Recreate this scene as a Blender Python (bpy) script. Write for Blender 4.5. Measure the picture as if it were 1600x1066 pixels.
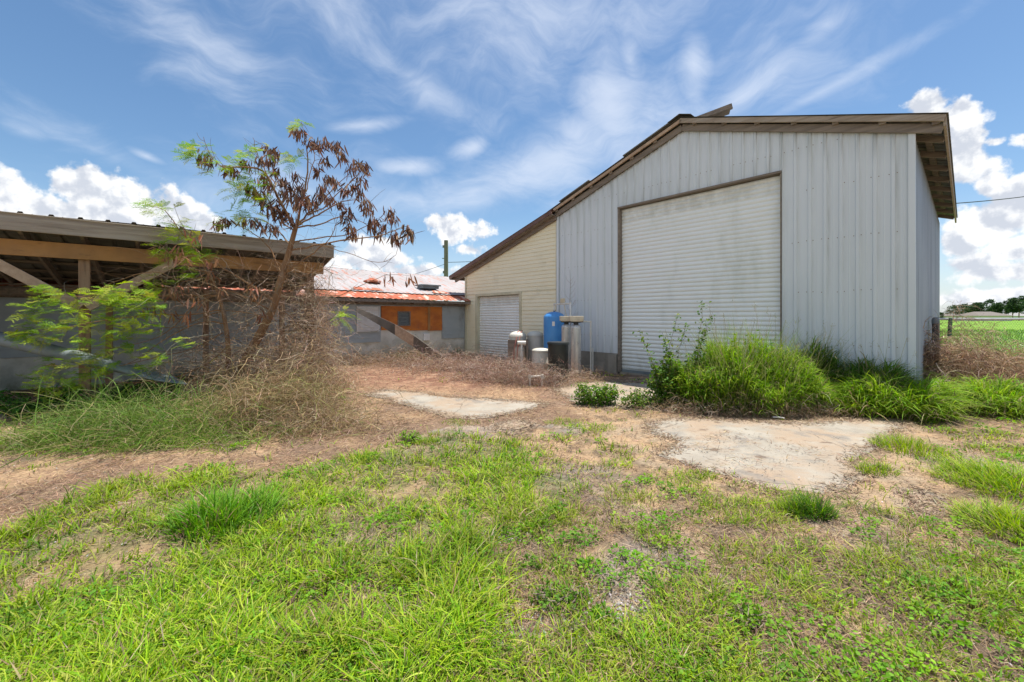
import bpy, math, random
import numpy as np
from mathutils import Vector, Matrix
R = math.radians
random.seed(7); rng = np.random.default_rng(11)
sc = bpy.context.scene
for o in list(bpy.data.objects): bpy.data.objects.remove(o)
COL = sc.collection
F = 648.0; CH = 1.45; HZ = 495.0            # focal length in photo pixels, camera height, horizon row

# ------------------------------------------------------------------ camera
cam = bpy.data.cameras.new('camera'); co = bpy.data.objects.new('camera', cam); COL.objects.link(co)
co.location = (0, 0, CH); co.rotation_euler = (R(90), 0, 0)
cam.sensor_width = 36; cam.lens = 36 * F / 1600; cam.shift_y = -(533 - HZ) / 1600
cam.clip_start = 0.05; cam.clip_end = 6000
sc.camera = co
sc.render.resolution_x = 1024; sc.render.resolution_y = 682
sc.view_settings.view_transform = 'Standard'; sc.view_settings.look = 'None'
sc.view_settings.exposure = 1.22; sc.view_settings.gamma = 1

# ------------------------------------------------------------------ sun and sky
SUN_EL = 77; SUN_AZ = 58                     # azimuth clockwise from +Y: just behind the barn
sd = Vector((math.cos(R(SUN_EL)) * math.sin(R(SUN_AZ)), math.cos(R(SUN_EL)) * math.cos(R(SUN_AZ)), math.sin(R(SUN_EL))))
sun = bpy.data.lights.new('sun', 'SUN'); so = bpy.data.objects.new('sun', sun); COL.objects.link(so)
sun.energy = 3.05; sun.angle = R(0.6); sun.color = (1, .955, .88)
so.rotation_euler = (-sd).to_track_quat('-Z', 'Y').to_euler(); so.location = (0, 0, 30)

world = bpy.data.worlds.new('World'); sc.world = world; world.use_nodes = True
wt = world.node_tree; wt.nodes.clear()
def nn(t, typ, **kw):
    n = t.nodes.new(typ)
    for k, v in kw.items():
        if k.startswith('i_'): n.inputs[int(k[2:])].default_value = v
        else: setattr(n, k, v)
    return n
def mth(t, op, a, b=None, c=None, clamp=False):
    n = t.nodes.new('ShaderNodeMath'); n.operation = op; n.use_clamp = clamp
    for i, v in enumerate((a, b, c)):
        if v is None: continue
        if isinstance(v, (int, float)): n.inputs[i].default_value = v
        else: t.links.new(v, n.inputs[i])
    return n.outputs[0]
def vm(t, op, a, b=None):
    n = t.nodes.new('ShaderNodeVectorMath'); n.operation = op
    for i, v in enumerate((a, b)):
        if v is None: continue
        if isinstance(v, (tuple, list)): n.inputs[i].default_value = v
        else: t.links.new(v, n.inputs[i])
    return n.outputs['Value'] if op in ('LENGTH', 'DOT_PRODUCT') else n.outputs[0]
def sstep(t, x, lo, hi, o0=0., o1=1.):
    n = t.nodes.new('ShaderNodeMapRange'); n.interpolation_type = 'SMOOTHSTEP'
    t.links.new(x, n.inputs[0])
    n.inputs[1].default_value = lo; n.inputs[2].default_value = hi
    n.inputs[3].default_value = o0; n.inputs[4].default_value = o1
    return n.outputs[0]
def mixc(t, f, a, b):
    n = t.nodes.new('ShaderNodeMix'); n.data_type = 'RGBA'
    for i, v in ((0, f), (6, a), (7, b)):
        if isinstance(v, (int, float)): n.inputs[i].default_value = v
        elif isinstance(v, (tuple, list)): n.inputs[i].default_value = (*v[:3], 1)
        else: t.links.new(v, n.inputs[i])
    return n.outputs[2]
def dircoord(px, py, rx, ry):                # photo place -> azimuth/elevation (degrees) and radii
    a = math.atan((px - 800) / F); e = math.atan((HZ - py) / F * math.cos(a))
    return math.degrees(a), math.degrees(e), math.degrees(rx / F * math.cos(a) ** 2), math.degrees(ry / F * math.cos(a))

def blobs_field(name, blobs):
    g = bpy.data.node_groups.new(name, 'ShaderNodeTree')
    g.interface.new_socket('Vector', in_out='INPUT', socket_type='NodeSocketVector')
    g.interface.new_socket('Field', in_out='OUTPUT', socket_type='NodeSocketFloat')
    gi = g.nodes.new('NodeGroupInput'); go = g.nodes.new('NodeGroupOutput')
    best = None
    for b in blobs:
        if b[0] is None: a, e, ra, re = b[1:5]; b = (0, 0, 0, 0, b[5])
        else: a, e, ra, re = dircoord(*b[:4])
        mp = nn(g, 'ShaderNodeMapping', vector_type='TEXTURE'); g.links.new(gi.outputs[0], mp.inputs[0])
        mp.inputs['Location'].default_value = (a, e, 0); mp.inputs['Scale'].default_value = (ra, re, 1)
        if len(b) > 5: mp.inputs['Rotation'].default_value = (0, 0, R(b[5]))
        l = vm(g, 'LENGTH', mp.outputs[0])
        v = mth(g, 'MULTIPLY_ADD', l, -b[4], b[4])
        best = v if best is None else mth(g, 'MAXIMUM', best, v)
    g.links.new(best, go.inputs[0])
    return g
def cnoise(vec, scale, detail, rough, stretch=(1, 1, 1), rot=0, warp=0, dist=0):
    pv = vec
    if warp:
        w = nn(wt, 'ShaderNodeTexNoise'); w.inputs['Scale'].default_value = .07; w.inputs['Detail'].default_value = 3; wt.links.new(vec, w.inputs[0])
        pv = vm(wt, 'ADD', pv, vm(wt, 'MULTIPLY', vm(wt, 'SUBTRACT', w.outputs[1], (.5, .5, .5)), (warp, warp, 0)))
    mp = nn(wt, 'ShaderNodeMapping'); wt.links.new(pv, mp.inputs[0]); mp.inputs['Rotation'].default_value = (0, 0, R(rot)); mp.inputs['Scale'].default_value = stretch
    n = nn(wt, 'ShaderNodeTexNoise', noise_dimensions='2D'); n.inputs['Scale'].default_value = scale; n.inputs['Detail'].default_value = detail; n.inputs['Roughness'].default_value = rough; n.inputs['Distortion'].default_value = dist
    wt.links.new(mp.outputs[0], n.inputs[0]); return mth(wt, 'SUBTRACT', n.outputs[0], .5)
CUM = [(20, 305, 60, 34, 1), (130, 292, 58, 30, 1), (205, 312, 80, 34, 1), (60, 335, 100, 34, 1), (265, 335, 55, 28, 1), (318, 352, 30, 18, 1), (135, 274, 26, 14, 1), (180, 345, 170, 26, 1),
       (712, 357, 44, 20, .8), (690, 350, 22, 14, .8), (585, 385, 40, 18, .85), (575, 405, 62, 22, .85), (525, 415, 40, 18, .8), (738, 392, 22, 11, .7), (640, 425, 80, 10, .6), (30, 365, 200, 20, 1),
       (1448, 168, 34, 20, 1), (1505, 172, 28, 18, 1), (1478, 200, 50, 34, 1), (1515, 262, 52, 34, 1), (1500, 235, 40, 34, 1), (1540, 285, 28, 18, .8), (1590, 310, 50, 28, 1), (1560, 345, 80, 34, 1),
       (1600, 385, 60, 22, .9), (1510, 415, 60, 16, .6), (1560, 425, 90, 16, .7), (1500, 380, 30, 26, .6), (1600, 218, 30, 12, .6), (1555, 222, 20, 8, .6), (1600, 465, 140, 14, .6), (-150, 300, 120, 60, 1)]
CIR = [(955, 170, 75, 120, 1.2, 20), (985, 95, 30, 50, .9, 15), (1085, 105, 36, 70, 1.1, 6), (880, 240, 230, 60, 1.15, 18), (1160, 150, 110, 34, .9, 22), (740, 300, 200, 34, 1.1, 12), (1300, 135, 280, 14, .6, 15), (570, 196, 80, 13, 1.05, 12), (640, 262, 60, 15, 1.1, 4), (738, 232, 36, 18, 1.0, 20), (300, 60, 300, 70, .55, -22), (640, 120, 260, 30, .55, -22),
       (40, 205, 60, 18, .8, -10), (230, 245, 40, 9, 1.0, -15), (150, 235, 220, 24, .55, -14), (830, 30, 500, 110, .62, 0), (1050, 230, 260, 100, .62, 20), (450, 300, 300, 50, .6, 6), (1560, 470, 100, 40, .8, 0), (650, 450, 400, 25, .6, 0), (1290, 40, 60, 20, .6, 20)]
CUM += [(None, -135, 24, 26, 14, 1.2), (None, 165, 20, 24, 12, 1.2), (None, -100, 14, 20, 8, 1), (None, -160, 50, 30, 16, 1.1)]  # unseen clouds added behind the camera to brighten the barn's front wall
gc = blobs_field('cumulus_field', CUM); gs = blobs_field('cirrus_field', CIR)
tc = nn(wt, 'ShaderNodeTexCoord'); sep = nn(wt, 'ShaderNodeSeparateXYZ'); wt.links.new(tc.outputs['Generated'], sep.inputs[0])
az = mth(wt, 'MULTIPLY', mth(wt, 'ARCTAN2', sep.outputs[0], sep.outputs[1]), 57.2958)
el = mth(wt, 'MULTIPLY', mth(wt, 'ARCSINE', sep.outputs[2]), 57.2958)
cmb = nn(wt, 'ShaderNodeCombineXYZ'); wt.links.new(az, cmb.inputs[0]); wt.links.new(el, cmb.inputs[1])
P = cmb.outputs[0]
def grp(g, vec):
    n = wt.nodes.new('ShaderNodeGroup'); n.node_tree = g; wt.links.new(vec, n.inputs[0]); return n.outputs[0]
b0 = grp(gc, P)
nA = cnoise(P, .30, 8, .58); nB = cnoise(vm(wt, 'ADD', P, (.5, .9, 0)), .30, 5, .55)
f0 = mth(wt, 'MULTIPLY_ADD', nA, 2.1, b0)
ca = sstep(wt, f0, -.20, .20)
relief = mth(wt, 'SUBTRACT', nA, nB)
lit = sstep(wt, mth(wt, 'MULTIPLY_ADD', f0, -.10, relief), -.17, .06)
sky = nn(wt, 'ShaderNodeTexSky', sky_type='NISHITA', sun_disc=False)
sky.sun_elevation = R(SUN_EL); sky.sun_rotation = R(SUN_AZ); sky.air_density = 1.0; sky.dust_density = .6; sky.ozone_density = 1.5; sky.altitude = 0
hs = nn(wt, 'ShaderNodeHueSaturation'); wt.links.new(sky.outputs[0], hs.inputs['Color']); hs.inputs['Saturation'].default_value = 1.15; hs.inputs['Hue'].default_value = .497; hs.inputs['Value'].default_value = .63
SKY_OUT = hs.outputs[0]
WB = 1.0
white = mixc(wt, lit, (2.9, 3.1, 3.5), (4.6, 4.65, 4.7))
fs = mth(wt, 'MULTIPLY_ADD', cnoise(P, .13, 8, .62, (.6, 1.5, 1), 22, 14), 1.7, grp(gs, P)); cs = sstep(wt, fs, -.2, 1.3, 0, .64)
s1 = mixc(wt, cs, SKY_OUT, (3.75, 4.05, 4.6))
hzf = sstep(wt, el, 0, 14, .45, 0)
s1 = mixc(wt, hzf, s1, (3.0, 3.55, 4.3))
s2 = mixc(wt, ca, s1, white)
world.cycles.sampling_method = 'MANUAL'; world.cycles.sample_map_resolution = 512
bg = nn(wt, 'ShaderNodeBackground'); bg.inputs[1].default_value = .10; wt.links.new(s2, bg.inputs[0])
wo = nn(wt, 'ShaderNodeOutputWorld'); wt.links.new(bg.outputs[0], wo.inputs[0])

# ------------------------------------------------------------------ helpers
def W(px, py, Y): return Vector(((px - 800) / F * Y, Y, CH - (py - HZ) / F * Y))
def G(px, py):
    Y = CH * F / (py - HZ); return ((px - 800) / F * Y, Y)
def tag(o, label=None, cat=None, group=None, kind=None):
    for k, v in (('label', label), ('category', cat), ('group', group), ('kind', kind)):
        if v: o[k] = v
    return o
FA = -math.atan2(.7386, .6743); FO = Vector((1.355, 12.19, 0))     # the barn's frame: x along its front, y to its back
def Bp(s, d, z=0): return Vector((FO.x + .6743 * s + .7386 * d, FO.y - .7386 * s + .6743 * d, z))
def thing(name, label, cat, loc=(0, 0, 0), rz=0, group=None, kind=None):
    o = bpy.data.objects.new(name, None); COL.objects.link(o); o.location = loc; o.rotation_euler = (0, 0, rz)
    o.empty_display_size = .3
    return tag(o, label, cat, group, kind)
def copy_tree(o, parent=None):
    c = o.copy(); COL.objects.link(c)
    if parent is not None: c.parent = parent
    for ch in o.children: copy_tree(ch, c)
    return c
class MB:
    def __init__(s): s.v = []; s.f = []; s.m = []; s.d = {}
    def add(s, vs, fs, mi=0):
        b = len(s.v); s.v += [tuple(v) for v in vs]
        for f in fs: s.f.append([b + i for i in f]); s.m.append(mi)
        return b
    def box(s, x0, x1, y0, y1, z0, z1, mi=0):
        s.add([(x0, y0, z0), (x1, y0, z0), (x1, y1, z0), (x0, y1, z0), (x0, y0, z1), (x1, y0, z1), (x1, y1, z1), (x0, y1, z1)],
              [(0, 3, 2, 1), (4, 5, 6, 7), (0, 1, 5, 4), (1, 2, 6, 5), (2, 3, 7, 6), (3, 0, 4, 7)], mi)
    def beam(s, p, q, w, h, up=(0, 0, 1), mi=0):
        p = Vector(p); q = Vector(q); t = (q - p).normalized(); up = Vector(up)
        sd_ = t.cross(up).normalized(); u = sd_.cross(t)
        vs = []
        for c in (p, q):
            for a, b in ((-1, -1), (1, -1), (1, 1), (-1, 1)): vs.append(c + sd_ * a * w / 2 + u * b * h / 2)
        s.add(vs, [(0, 1, 2, 3), (7, 6, 5, 4), (0, 4, 5, 1), (1, 5, 6, 2), (2, 6, 7, 3), (3, 7, 4, 0)], mi)
    def tube(s, pts, rad, n=8, mi=0, cap=True):
        pts = [Vector(p) for p in pts]
        if not isinstance(rad, (list, tuple)): rad = [rad] * len(pts)
        rings = []; prev = None
        for i, p in enumerate(pts):
            t = (pts[min(i + 1, len(pts) - 1)] - pts[max(i - 1, 0)]).normalized()
            a = t.orthogonal().normalized() if prev is None else (prev - t * prev.dot(t)).normalized()
            prev = a; b = t.cross(a)
            rings.append([p + (a * math.cos(k * math.tau / n) + b * math.sin(k * math.tau / n)) * rad[i] for k in range(n)])
        base = len(s.v)
        for r_ in rings: s.v += [tuple(v) for v in r_]
        for i in range(len(rings) - 1):
            for k in range(n):
                s.f.append([base + i * n + k, base + i * n + (k + 1) % n, base + (i + 1) * n + (k + 1) % n, base + (i + 1) * n + k]); s.m.append(mi)
        if cap:
            s.f.append([base + k for k in range(n)][::-1]); s.m.append(mi)
            s.f.append([base + (len(rings) - 1) * n + k for k in range(n)]); s.m.append(mi)
    def lathe(s, prof, c=(0, 0, 0), n=32, mi=0):
        base = len(s.v)
        for r_, z in prof:
            for k in range(n): s.v.append((c[0] + r_ * math.cos(k * math.tau / n), c[1] + r_ * math.sin(k * math.tau / n), c[2] + z))
        for i in range(len(prof) - 1):
            for k in range(n):
                s.f.append([base + i * n + k, base + i * n + (k + 1) % n, base + (i + 1) * n + (k + 1) % n, base + (i + 1) * n + k]); s.m.append(mi)
        s.f.append([base + k for k in range(n)][::-1]); s.m.append(mi)
        s.f.append([base + (len(prof) - 1) * n + k for k in range(n)]); s.m.append(mi)
    def build(s, name, mats, parent=None, smooth=False, bevel=0, attr=None, loc=None, rz=0):
        me = bpy.data.meshes.new(name); me.from_pydata(s.v, [], s.f); me.update()
        if not isinstance(mats, (list, tuple)): mats = [mats]
        for m in mats: me.materials.append(m)
        me.polygons.foreach_set('material_index', s.m)
        if smooth: me.polygons.foreach_set('use_smooth', [True] * len(me.polygons))
        if attr is not None:
            a = me.attributes.new('DirtShade', 'FLOAT', 'POINT'); a.data.foreach_set('value', attr)
        o = bpy.data.objects.new(name, me); COL.objects.link(o)
        if parent: o.parent = parent
        if loc is not None: o.location = loc
        if rz: o.rotation_euler = (0, 0, rz)
        if bevel:
            b = o.modifiers.new('Bevel', 'BEVEL'); b.width = bevel; b.segments = 2; b.limit_method = 'ANGLE'
        if smooth:
            e = o.modifiers.new('Edge', 'EDGE_SPLIT'); e.split_angle = R(40)
        return o

def ribbons(name, P_, Wd, side, cols, mat, parent=None, loc=None, smooth=True):
    """N strips of K points each as one mesh. P_ (N,K,3) Wd (N,K) side (N,3)/(N,K,3) cols (N,3)/(N,K,3)"""
    N, K = P_.shape[:2]
    if side.ndim == 2: side = side[:, None, :]
    if cols.ndim == 2: cols = np.repeat(cols[:, None, :], K, 1)
    off = side * (Wd[:, :, None] * .5)
    V = np.stack([P_ - off, P_ + off], 2).reshape(-1, 3)
    C = np.repeat(cols[:, :, None, :], 2, 2).reshape(-1, 3)
    base = (np.arange(N)[:, None] * K + np.arange(K - 1)[None]).reshape(-1) * 2
    Q = np.stack([base, base + 1, base + 3, base + 2], 1)
    return rawmesh(name, V, Q, C, mat, parent, loc, smooth)
def rawmesh(name, V, Q, C, mat, parent=None, loc=None, smooth=True):
    if loc is not None: V = V - np.array(loc)[None]
    me = bpy.data.meshes.new(name)
    me.vertices.add(len(V)); me.vertices.foreach_set('co', V.astype(np.float32).ravel())
    me.loops.add(Q.size); me.loops.foreach_set('vertex_index', Q.astype(np.int32).ravel())
    me.polygons.add(len(Q)); me.polygons.foreach_set('loop_start', np.arange(len(Q), dtype=np.int32) * Q.shape[1])
    me.update(calc_edges=True)
    me.polygons.foreach_set('use_smooth', np.full(len(Q), smooth))
    a = me.attributes.new('Col', 'FLOAT_COLOR', 'POINT')
    a.data.foreach_set('color', np.concatenate([C, np.ones((len(C), 1))], 1).astype(np.float32).ravel())
    me.materials.append(mat)
    o = bpy.data.objects.new(name, me); COL.objects.link(o)
    if parent: o.parent = parent
    if loc is not None: o.location = loc
    return o
def hsh(ix, iy, s):
    h = np.sin(ix * 127.1 + iy * 311.7 + s * 74.7) * 43758.5453
    return h - np.floor(h)
def vnoise(x, y, s=0):
    ix = np.floor(x); iy = np.floor(y); fx = x - ix; fy = y - iy
    fx = fx * fx * (3 - 2 * fx); fy = fy * fy * (3 - 2 * fy)
    a = hsh(ix, iy, s); b = hsh(ix + 1, iy, s); c = hsh(ix, iy + 1, s); d = hsh(ix + 1, iy + 1, s)
    return (a * (1 - fx) + b * fx) * (1 - fy) + (c * (1 - fx) + d * fx) * fy
def fbm(x, y, s=0, oc=4):
    t = 0; a = .5; n = 0
    for i in range(oc):
        t = t + a * vnoise(x * 2 ** i, y * 2 ** i, s + i * 3.1); n += a; a *= .5
    return t / n
def inpoly(x, y, poly):
    c = np.zeros(x.shape, bool); j = len(poly) - 1
    for i in range(len(poly)):
        xi, yi = poly[i]; xj, yj = poly[j]
        cond = ((yi > y) != (yj > y)) & (x < (xj - xi) * (y - yi) / (yj - yi + 1e-12) + xi)
        c ^= cond; j = i
    return c
def gpoly(pts): return [G(*p) for p in pts]

# ------------------------------------------------------------------ materials
def mk(name, c1, c2=None, sc_=(4, 4, 4), lo=.35, hi=.65, dirt=None, rough=.75, metal=0, bump=.15, bsc=None, attr_dirt_shade=None, spec=.5, sub=None):
    m = bpy.data.materials.new(name); m.use_nodes = True; t = m.node_tree; bs = t.nodes['Principled BSDF']
    tcn = t.nodes.new('ShaderNodeTexCoord')
    def nz(scale, detail=6, seed=0):
        mp = nn(t, 'ShaderNodeMapping'); t.links.new(tcn.outputs['Object'], mp.inputs[0]); mp.inputs['Scale'].default_value = scale; mp.inputs['Location'].default_value = (seed, seed * .7, seed * .3)
        n = nn(t, 'ShaderNodeTexNoise'); n.inputs['Scale'].default_value = 1; n.inputs['Detail'].default_value = detail; n.inputs['Roughness'].default_value = .62
        t.links.new(mp.outputs[0], n.inputs[0]); return n.outputs[0]
    n1 = nz(sc_)
    col = mixc(t, sstep(t, n1, lo, hi), c1, c2 or c1)
    if dirt:
        for i, dd in enumerate(dirt):
            dc, ds, dlo, dhi, amt = dd
            col = mixc(t, sstep(t, nz(ds, 7, 3.3 + i * 5), dlo, dhi, 0, amt), col, dc)
    if attr_dirt_shade:
        at = nn(t, 'ShaderNodeAttribute', attribute_name='DirtShade')
        nd = nz(attr_dirt_shade[1], 5, 8.1)
        fac = mth(t, 'MULTIPLY', at.outputs['Fac'], sstep(t, nd, .3, .65, .15, 1), clamp=True)
        col = mixc(t, fac, col, attr_dirt_shade[0])
    t.links.new(col, bs.inputs['Base Color'])
    bs.inputs['Roughness'].default_value = rough; bs.inputs['Metallic'].default_value = metal
    bs.inputs['Specular IOR Level'].default_value = spec
    rn = sstep(t, nz([a * 1.7 for a in sc_], 4, 1.7), .3, .7, max(rough - .12, .05), min(rough + .12, 1)); t.links.new(rn, bs.inputs['Roughness'])
    if bump:
        b = nn(t, 'ShaderNodeBump'); b.inputs['Strength'].default_value = bump; b.inputs['Distance'].default_value = .01
        t.links.new(nz(bsc or [a * 4 for a in sc_], 6, 2.2), b.inputs['Height']); t.links.new(b.outputs[0], bs.inputs['Normal'])
    return m
def veg(name, trans=.35, rough=.6):
    m = bpy.data.materials.new(name); m.use_nodes = True; t = m.node_tree; t.nodes.clear()
    at = nn(t, 'ShaderNodeAttribute', attribute_name='Col')
    pr = nn(t, 'ShaderNodeBsdfPrincipled'); pr.inputs['Roughness'].default_value = rough; pr.inputs['Specular IOR Level'].default_value = .25
    tr = nn(t, 'ShaderNodeBsdfTranslucent'); mx = nn(t, 'ShaderNodeMixShader'); mx.inputs[0].default_value = trans
    t.links.new(at.outputs['Color'], pr.inputs['Base Color'])
    g = nn(t, 'ShaderNodeHueSaturation'); g.inputs['Value'].default_value = 1.25; g.inputs['Saturation'].default_value = 1.05; t.links.new(at.outputs['Color'], g.inputs['Color']); t.links.new(g.outputs[0], tr.inputs[0])
    t.links.new(pr.outputs[0], mx.inputs[1]); t.links.new(tr.outputs[0], mx.inputs[2])
    out = nn(t, 'ShaderNodeOutputMaterial'); t.links.new(mx.outputs[0], out.inputs[0])
    return m
M = {}
GREEN_DIRT = (.16, .19, .10)
M['panel'] = mk('painted_steel_panel', (.61, .665, .695), (.66, .71, .735), (.8, .8, .35), .3, .7, dirt=[((.46, .50, .46), (3, 3, .25), .52, .75, .5), ((.62, .66, .68), (9, 9, .5), .55, .7, .4)], rough=.5, metal=.0, bump=.05, bsc=(2, 2, 1), attr_dirt_shade=((.13, .14, .10), (16, 16, 1.2)))
M['bare'] = mk('shade_toned_panel', (.30, .35, .41), (.37, .42, .48), (2, .8, .3), .3, .7, dirt=[((.17, .20, .24), (3, 7, .2), .56, .72, .7)], rough=.5, metal=.25, bump=.05, attr_dirt_shade=((.13, .14, .12), (9, 9, 1)))  # panel metal darkened and blued in colour for the side wall's shade
M['screw'] = mk('rusty_screw', (.18, .12, .08), rough=.7, bump=0)
M['rolldoor'] = mk('white_door_slats', (.80, .83, .81), (.83, .86, .85), (.5, .5, 2), dirt=[((.46, .5, .44), (1.5, 1.5, .5), .5, .8, .45)], rough=.45, bump=.04, attr_dirt_shade=((.33, .33, .26), (5, 5, 3)))
M['siding'] = mk('cream_siding', (.80, .745, .54), (.84, .79, .60), (.7, .7, 2), dirt=[((.30, .29, .17), (1.3, 1.3, 1.1), .55, .85, .4), ((.3, .27, .18), (.5, .5, 9), .62, .8, .3)], rough=.75, bump=.08)
M['trimcream'] = mk('cream_trim', (.62, .59, .43), (.5, .47, .33), (2, 2, 1), rough=.7, bump=.1)
WG = (12, 12, 12)
M['wood_grey'] = mk('weathered_grey_wood', (.40, .335, .26), (.26, .21, .16), (1.5, 22, 22), .3, .7, dirt=[((.42, .38, .33), (.8, 6, 6), .5, .7, .6), ((.10, .08, .06), (2, 30, 30), .6, .7, .6)], rough=.9, bump=.6, bsc=(4, 90, 90))
M['wood_rake'] = mk('weathered_rake_board', (.26, .215, .17), (.15, .125, .10), (1.5, 22, 22), .3, .7, dirt=[((.30, .25, .20), (.8, 5, 9), .52, .7, .6)], rough=.9, bump=.5, bsc=(4, 80, 80))
M['wood_brown'] = mk('brown_framing_wood', (.46, .24, .085), (.32, .17, .07), (2, 2, 2), .3, .7, dirt=[((.14, .09, .05), (3, 14, 14), .55, .7, .6)], rough=.85, bump=.4, bsc=(9, 60, 60))
M['wood_post'] = mk('brown_post_wood', (.26, .15, .09), (.36, .24, .15), (14, 14, 1.2), .3, .7, dirt=[((.12, .08, .05), (20, 20, 1), .58, .7, .6)], rough=.9, bump=.5, bsc=(70, 70, 5))
M['wood_brace'] = mk('pale_brace_wood', (.50, .37, .26), (.36, .25, .17), (10, 10, 10), .3, .7, rough=.9, bump=.4)
M['rustroof'] = mk('flaking_white_roof', (.38, .355, .35), (.32, .29, .28), (.5, 1.2, 1), dirt=[((.40, .15, .09), (1.6, 7, 2), .54, .64, .85), ((.33, .29, .27), (.8, 2.5, 1), .48, .7, .6)], rough=.7, bump=.2)
M['rusteave'] = mk('rust_red_roof', (.42, .085, .03), (.34, .12, .06), (2, 2, 2), dirt=[((.72, .52, .44), (1.6, 5, 3), .52, .62, .8), ((.22, .05, .03), (3, 3, 3), .55, .7, .7)], rough=.8, bump=.2)
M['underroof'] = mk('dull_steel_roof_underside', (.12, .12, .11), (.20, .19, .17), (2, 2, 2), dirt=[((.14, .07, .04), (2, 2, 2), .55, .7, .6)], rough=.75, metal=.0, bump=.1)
M['orange'] = mk('orange_foam_board', (.60, .20, .035), (.44, .13, .03), (2, 2, 3), dirt=[((.22, .10, .05), (3, 3, 3), .58, .72, .6)], rough=.85, bump=.5, bsc=(22, 22, 22))
M['greymetal'] = mk('blue_grey_metal_sheet', (.35, .40, .42), (.41, .45, .46), (1, 1, 3), dirt=[((.15, .14, .13), (2, 2, .8), .55, .7, .5)], rough=.55, metal=.1, bump=.1)
M['stucco'] = mk('stained_white_block', (.80, .78, .71), (.70, .68, .60), (1.5, 1.5, 1.5), dirt=[((.34, .35, .26), (.9, .9, 1.2), .52, .72, .6), ((.62, .61, .58), (3, 3, 3), .55, .65, .5)], rough=.9, bump=.4, attr_dirt_shade=((.13, .15, .09), (3, 3, 2)))
def add_cracks(m, scale, w):
    t = m.node_tree; bs = t.nodes['Principled BSDF']; src = bs.inputs['Base Color'].links[0].from_socket
    tcn = t.nodes.new('ShaderNodeTexCoord'); n = nn(t, 'ShaderNodeTexNoise'); n.inputs['Scale'].default_value = 3; n.inputs['Detail'].default_value = 5; t.links.new(tcn.outputs['Object'], n.inputs[0])
    v = vm(t, 'ADD', tcn.outputs['Object'], vm(t, 'MULTIPLY', n.outputs[1], (.35, .35, 0))); vo = nn(t, 'ShaderNodeTexVoronoi', feature='DISTANCE_TO_EDGE'); vo.inputs['Scale'].default_value = scale; t.links.new(v, vo.inputs[0])
    f = sstep(t, vo.outputs['Distance'], w * .3, w, .5, 0); t.links.new(mixc(t, f, src, (.07, .055, .04)), bs.inputs['Base Color'])
M['foundation'] = mk('foundation_concrete', (.32, .29, .24), (.24, .22, .18), (3, 3, 3), dirt=[((.14, .13, .10), (2, 2, .8), .52, .7, .6)], rough=.95, bump=.4)
M['concrete'] = mk('old_concrete_paving', (.29, .255, .205), (.36, .325, .265), (2.2, 2.2, 2), dirt=[((.34, .25, .17), (1.1, 1.5, 1), .44, .62, .9), ((.19, .175, .155), (2.6, 2.6, 1), .55, .68, .7), ((.13, .085, .055), (3.2, 4.2, 1), .60, .68, .8), ((.12, .10, .08), (45, 45, 10), .60, .72, .6)], rough=.95, bump=.6, bsc=(60, 60, 30))
M['darkstrip'] = mk('dark_weathered_strip', (.10, .09, .075), (.15, .125, .10), (3, 3, 3), rough=.8, bump=.2)
add_cracks(M['concrete'], .42, .005)
M['dark'] = mk('dark_hollow', (.03, .028, .025), rough=.9, bump=0)
M['glass'] = mk('dusty_louvre_glass', (.10, .12, .13), (.16, .18, .18), (3, 3, 20), rough=.3, bump=.05)
M['white'] = mk('white_paint', (.82, .82, .80), (.74, .73, .70), (6, 6, 6), rough=.6, bump=.05)
M['blue'] = mk('blue_tank_paint', (.055, .25, .62), (.08, .31, .68), (4, 4, 2), dirt=[((.30, .42, .60), (2, 2, 6), .6, .8, .5)], rough=.4, bump=.03)
M['steel'] = mk('stainless_jacket', (.62, .62, .60), (.52, .51, .48), (6, 6, 2), dirt=[((.25, .2, .15), (9, 9, 1.5), .58, .75, .5)], rough=.35, metal=.35, bump=.05)
M['pvc'] = mk('white_pvc', (.72, .71, .66), (.62, .60, .52), (9, 9, 9), rough=.5, bump=.03)
M['blackpl'] = mk('black_plastic', (.018, .020, .019), (.030, .033, .030), (3, 3, 3), rough=.45, bump=.05)
M['tankwhite'] = mk('aged_white_plastic', (.66, .64, .56), (.50, .46, .37), (2, 2, 1.3), dirt=[((.30, .22, .15), (4, 4, 1.2), .55, .75, .6)], rough=.55, bump=.08)
M['valve'] = mk('cream_valve_plastic', (.62, .54, .40), (.52, .44, .31), (9, 9, 9), rough=.6, bump=.05)
M['bark'] = mk('orange_brown_bark', (.30, .165, .075), (.22, .115, .055), (9, 9, 3), dirt=[((.34, .27, .20), (6, 6, 2), .55, .7, .6)], rough=.9, bump=.6, bsc=(60, 60, 16))
M['twig'] = mk('grey_twig_bark', (.30, .235, .18), (.20, .15, .11), (9, 9, 9), rough=.9, bump=.2)
M['galv'] = mk('galvanised_tube', (.21, .25, .26), (.15, .18, .19), (3, 3, 3), dirt=[((.13, .10, .08), (5, 5, 2), .55, .7, .6)], rough=.65, metal=.1, bump=.08)
M['greenpaint'] = mk('green_paint', (.02, .18, .09), (.03, .13, .07), (9, 9, 9), rough=.5, bump=.05)
M['pole'] = mk('utility_pole_wood', (.20, .19, .14), (.14, .13, .10), (14, 14, 1), rough=.95, bump=.3)
M['wire'] = mk('black_cable', (.03, .03, .03), rough=.6, bump=0)
M['leaf'] = veg('leaf_and_blade', .38); M['dry'] = veg('dry_blade', .22, .8)
M['brownmetal'] = mk('brown_metal_fascia', (.16, .085, .06), (.12, .06, .045), (2, 2, 2), dirt=[((.28, .2, .15), (1, 4, 4), .58, .7, .5)], rough=.6, bump=.1)
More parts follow.
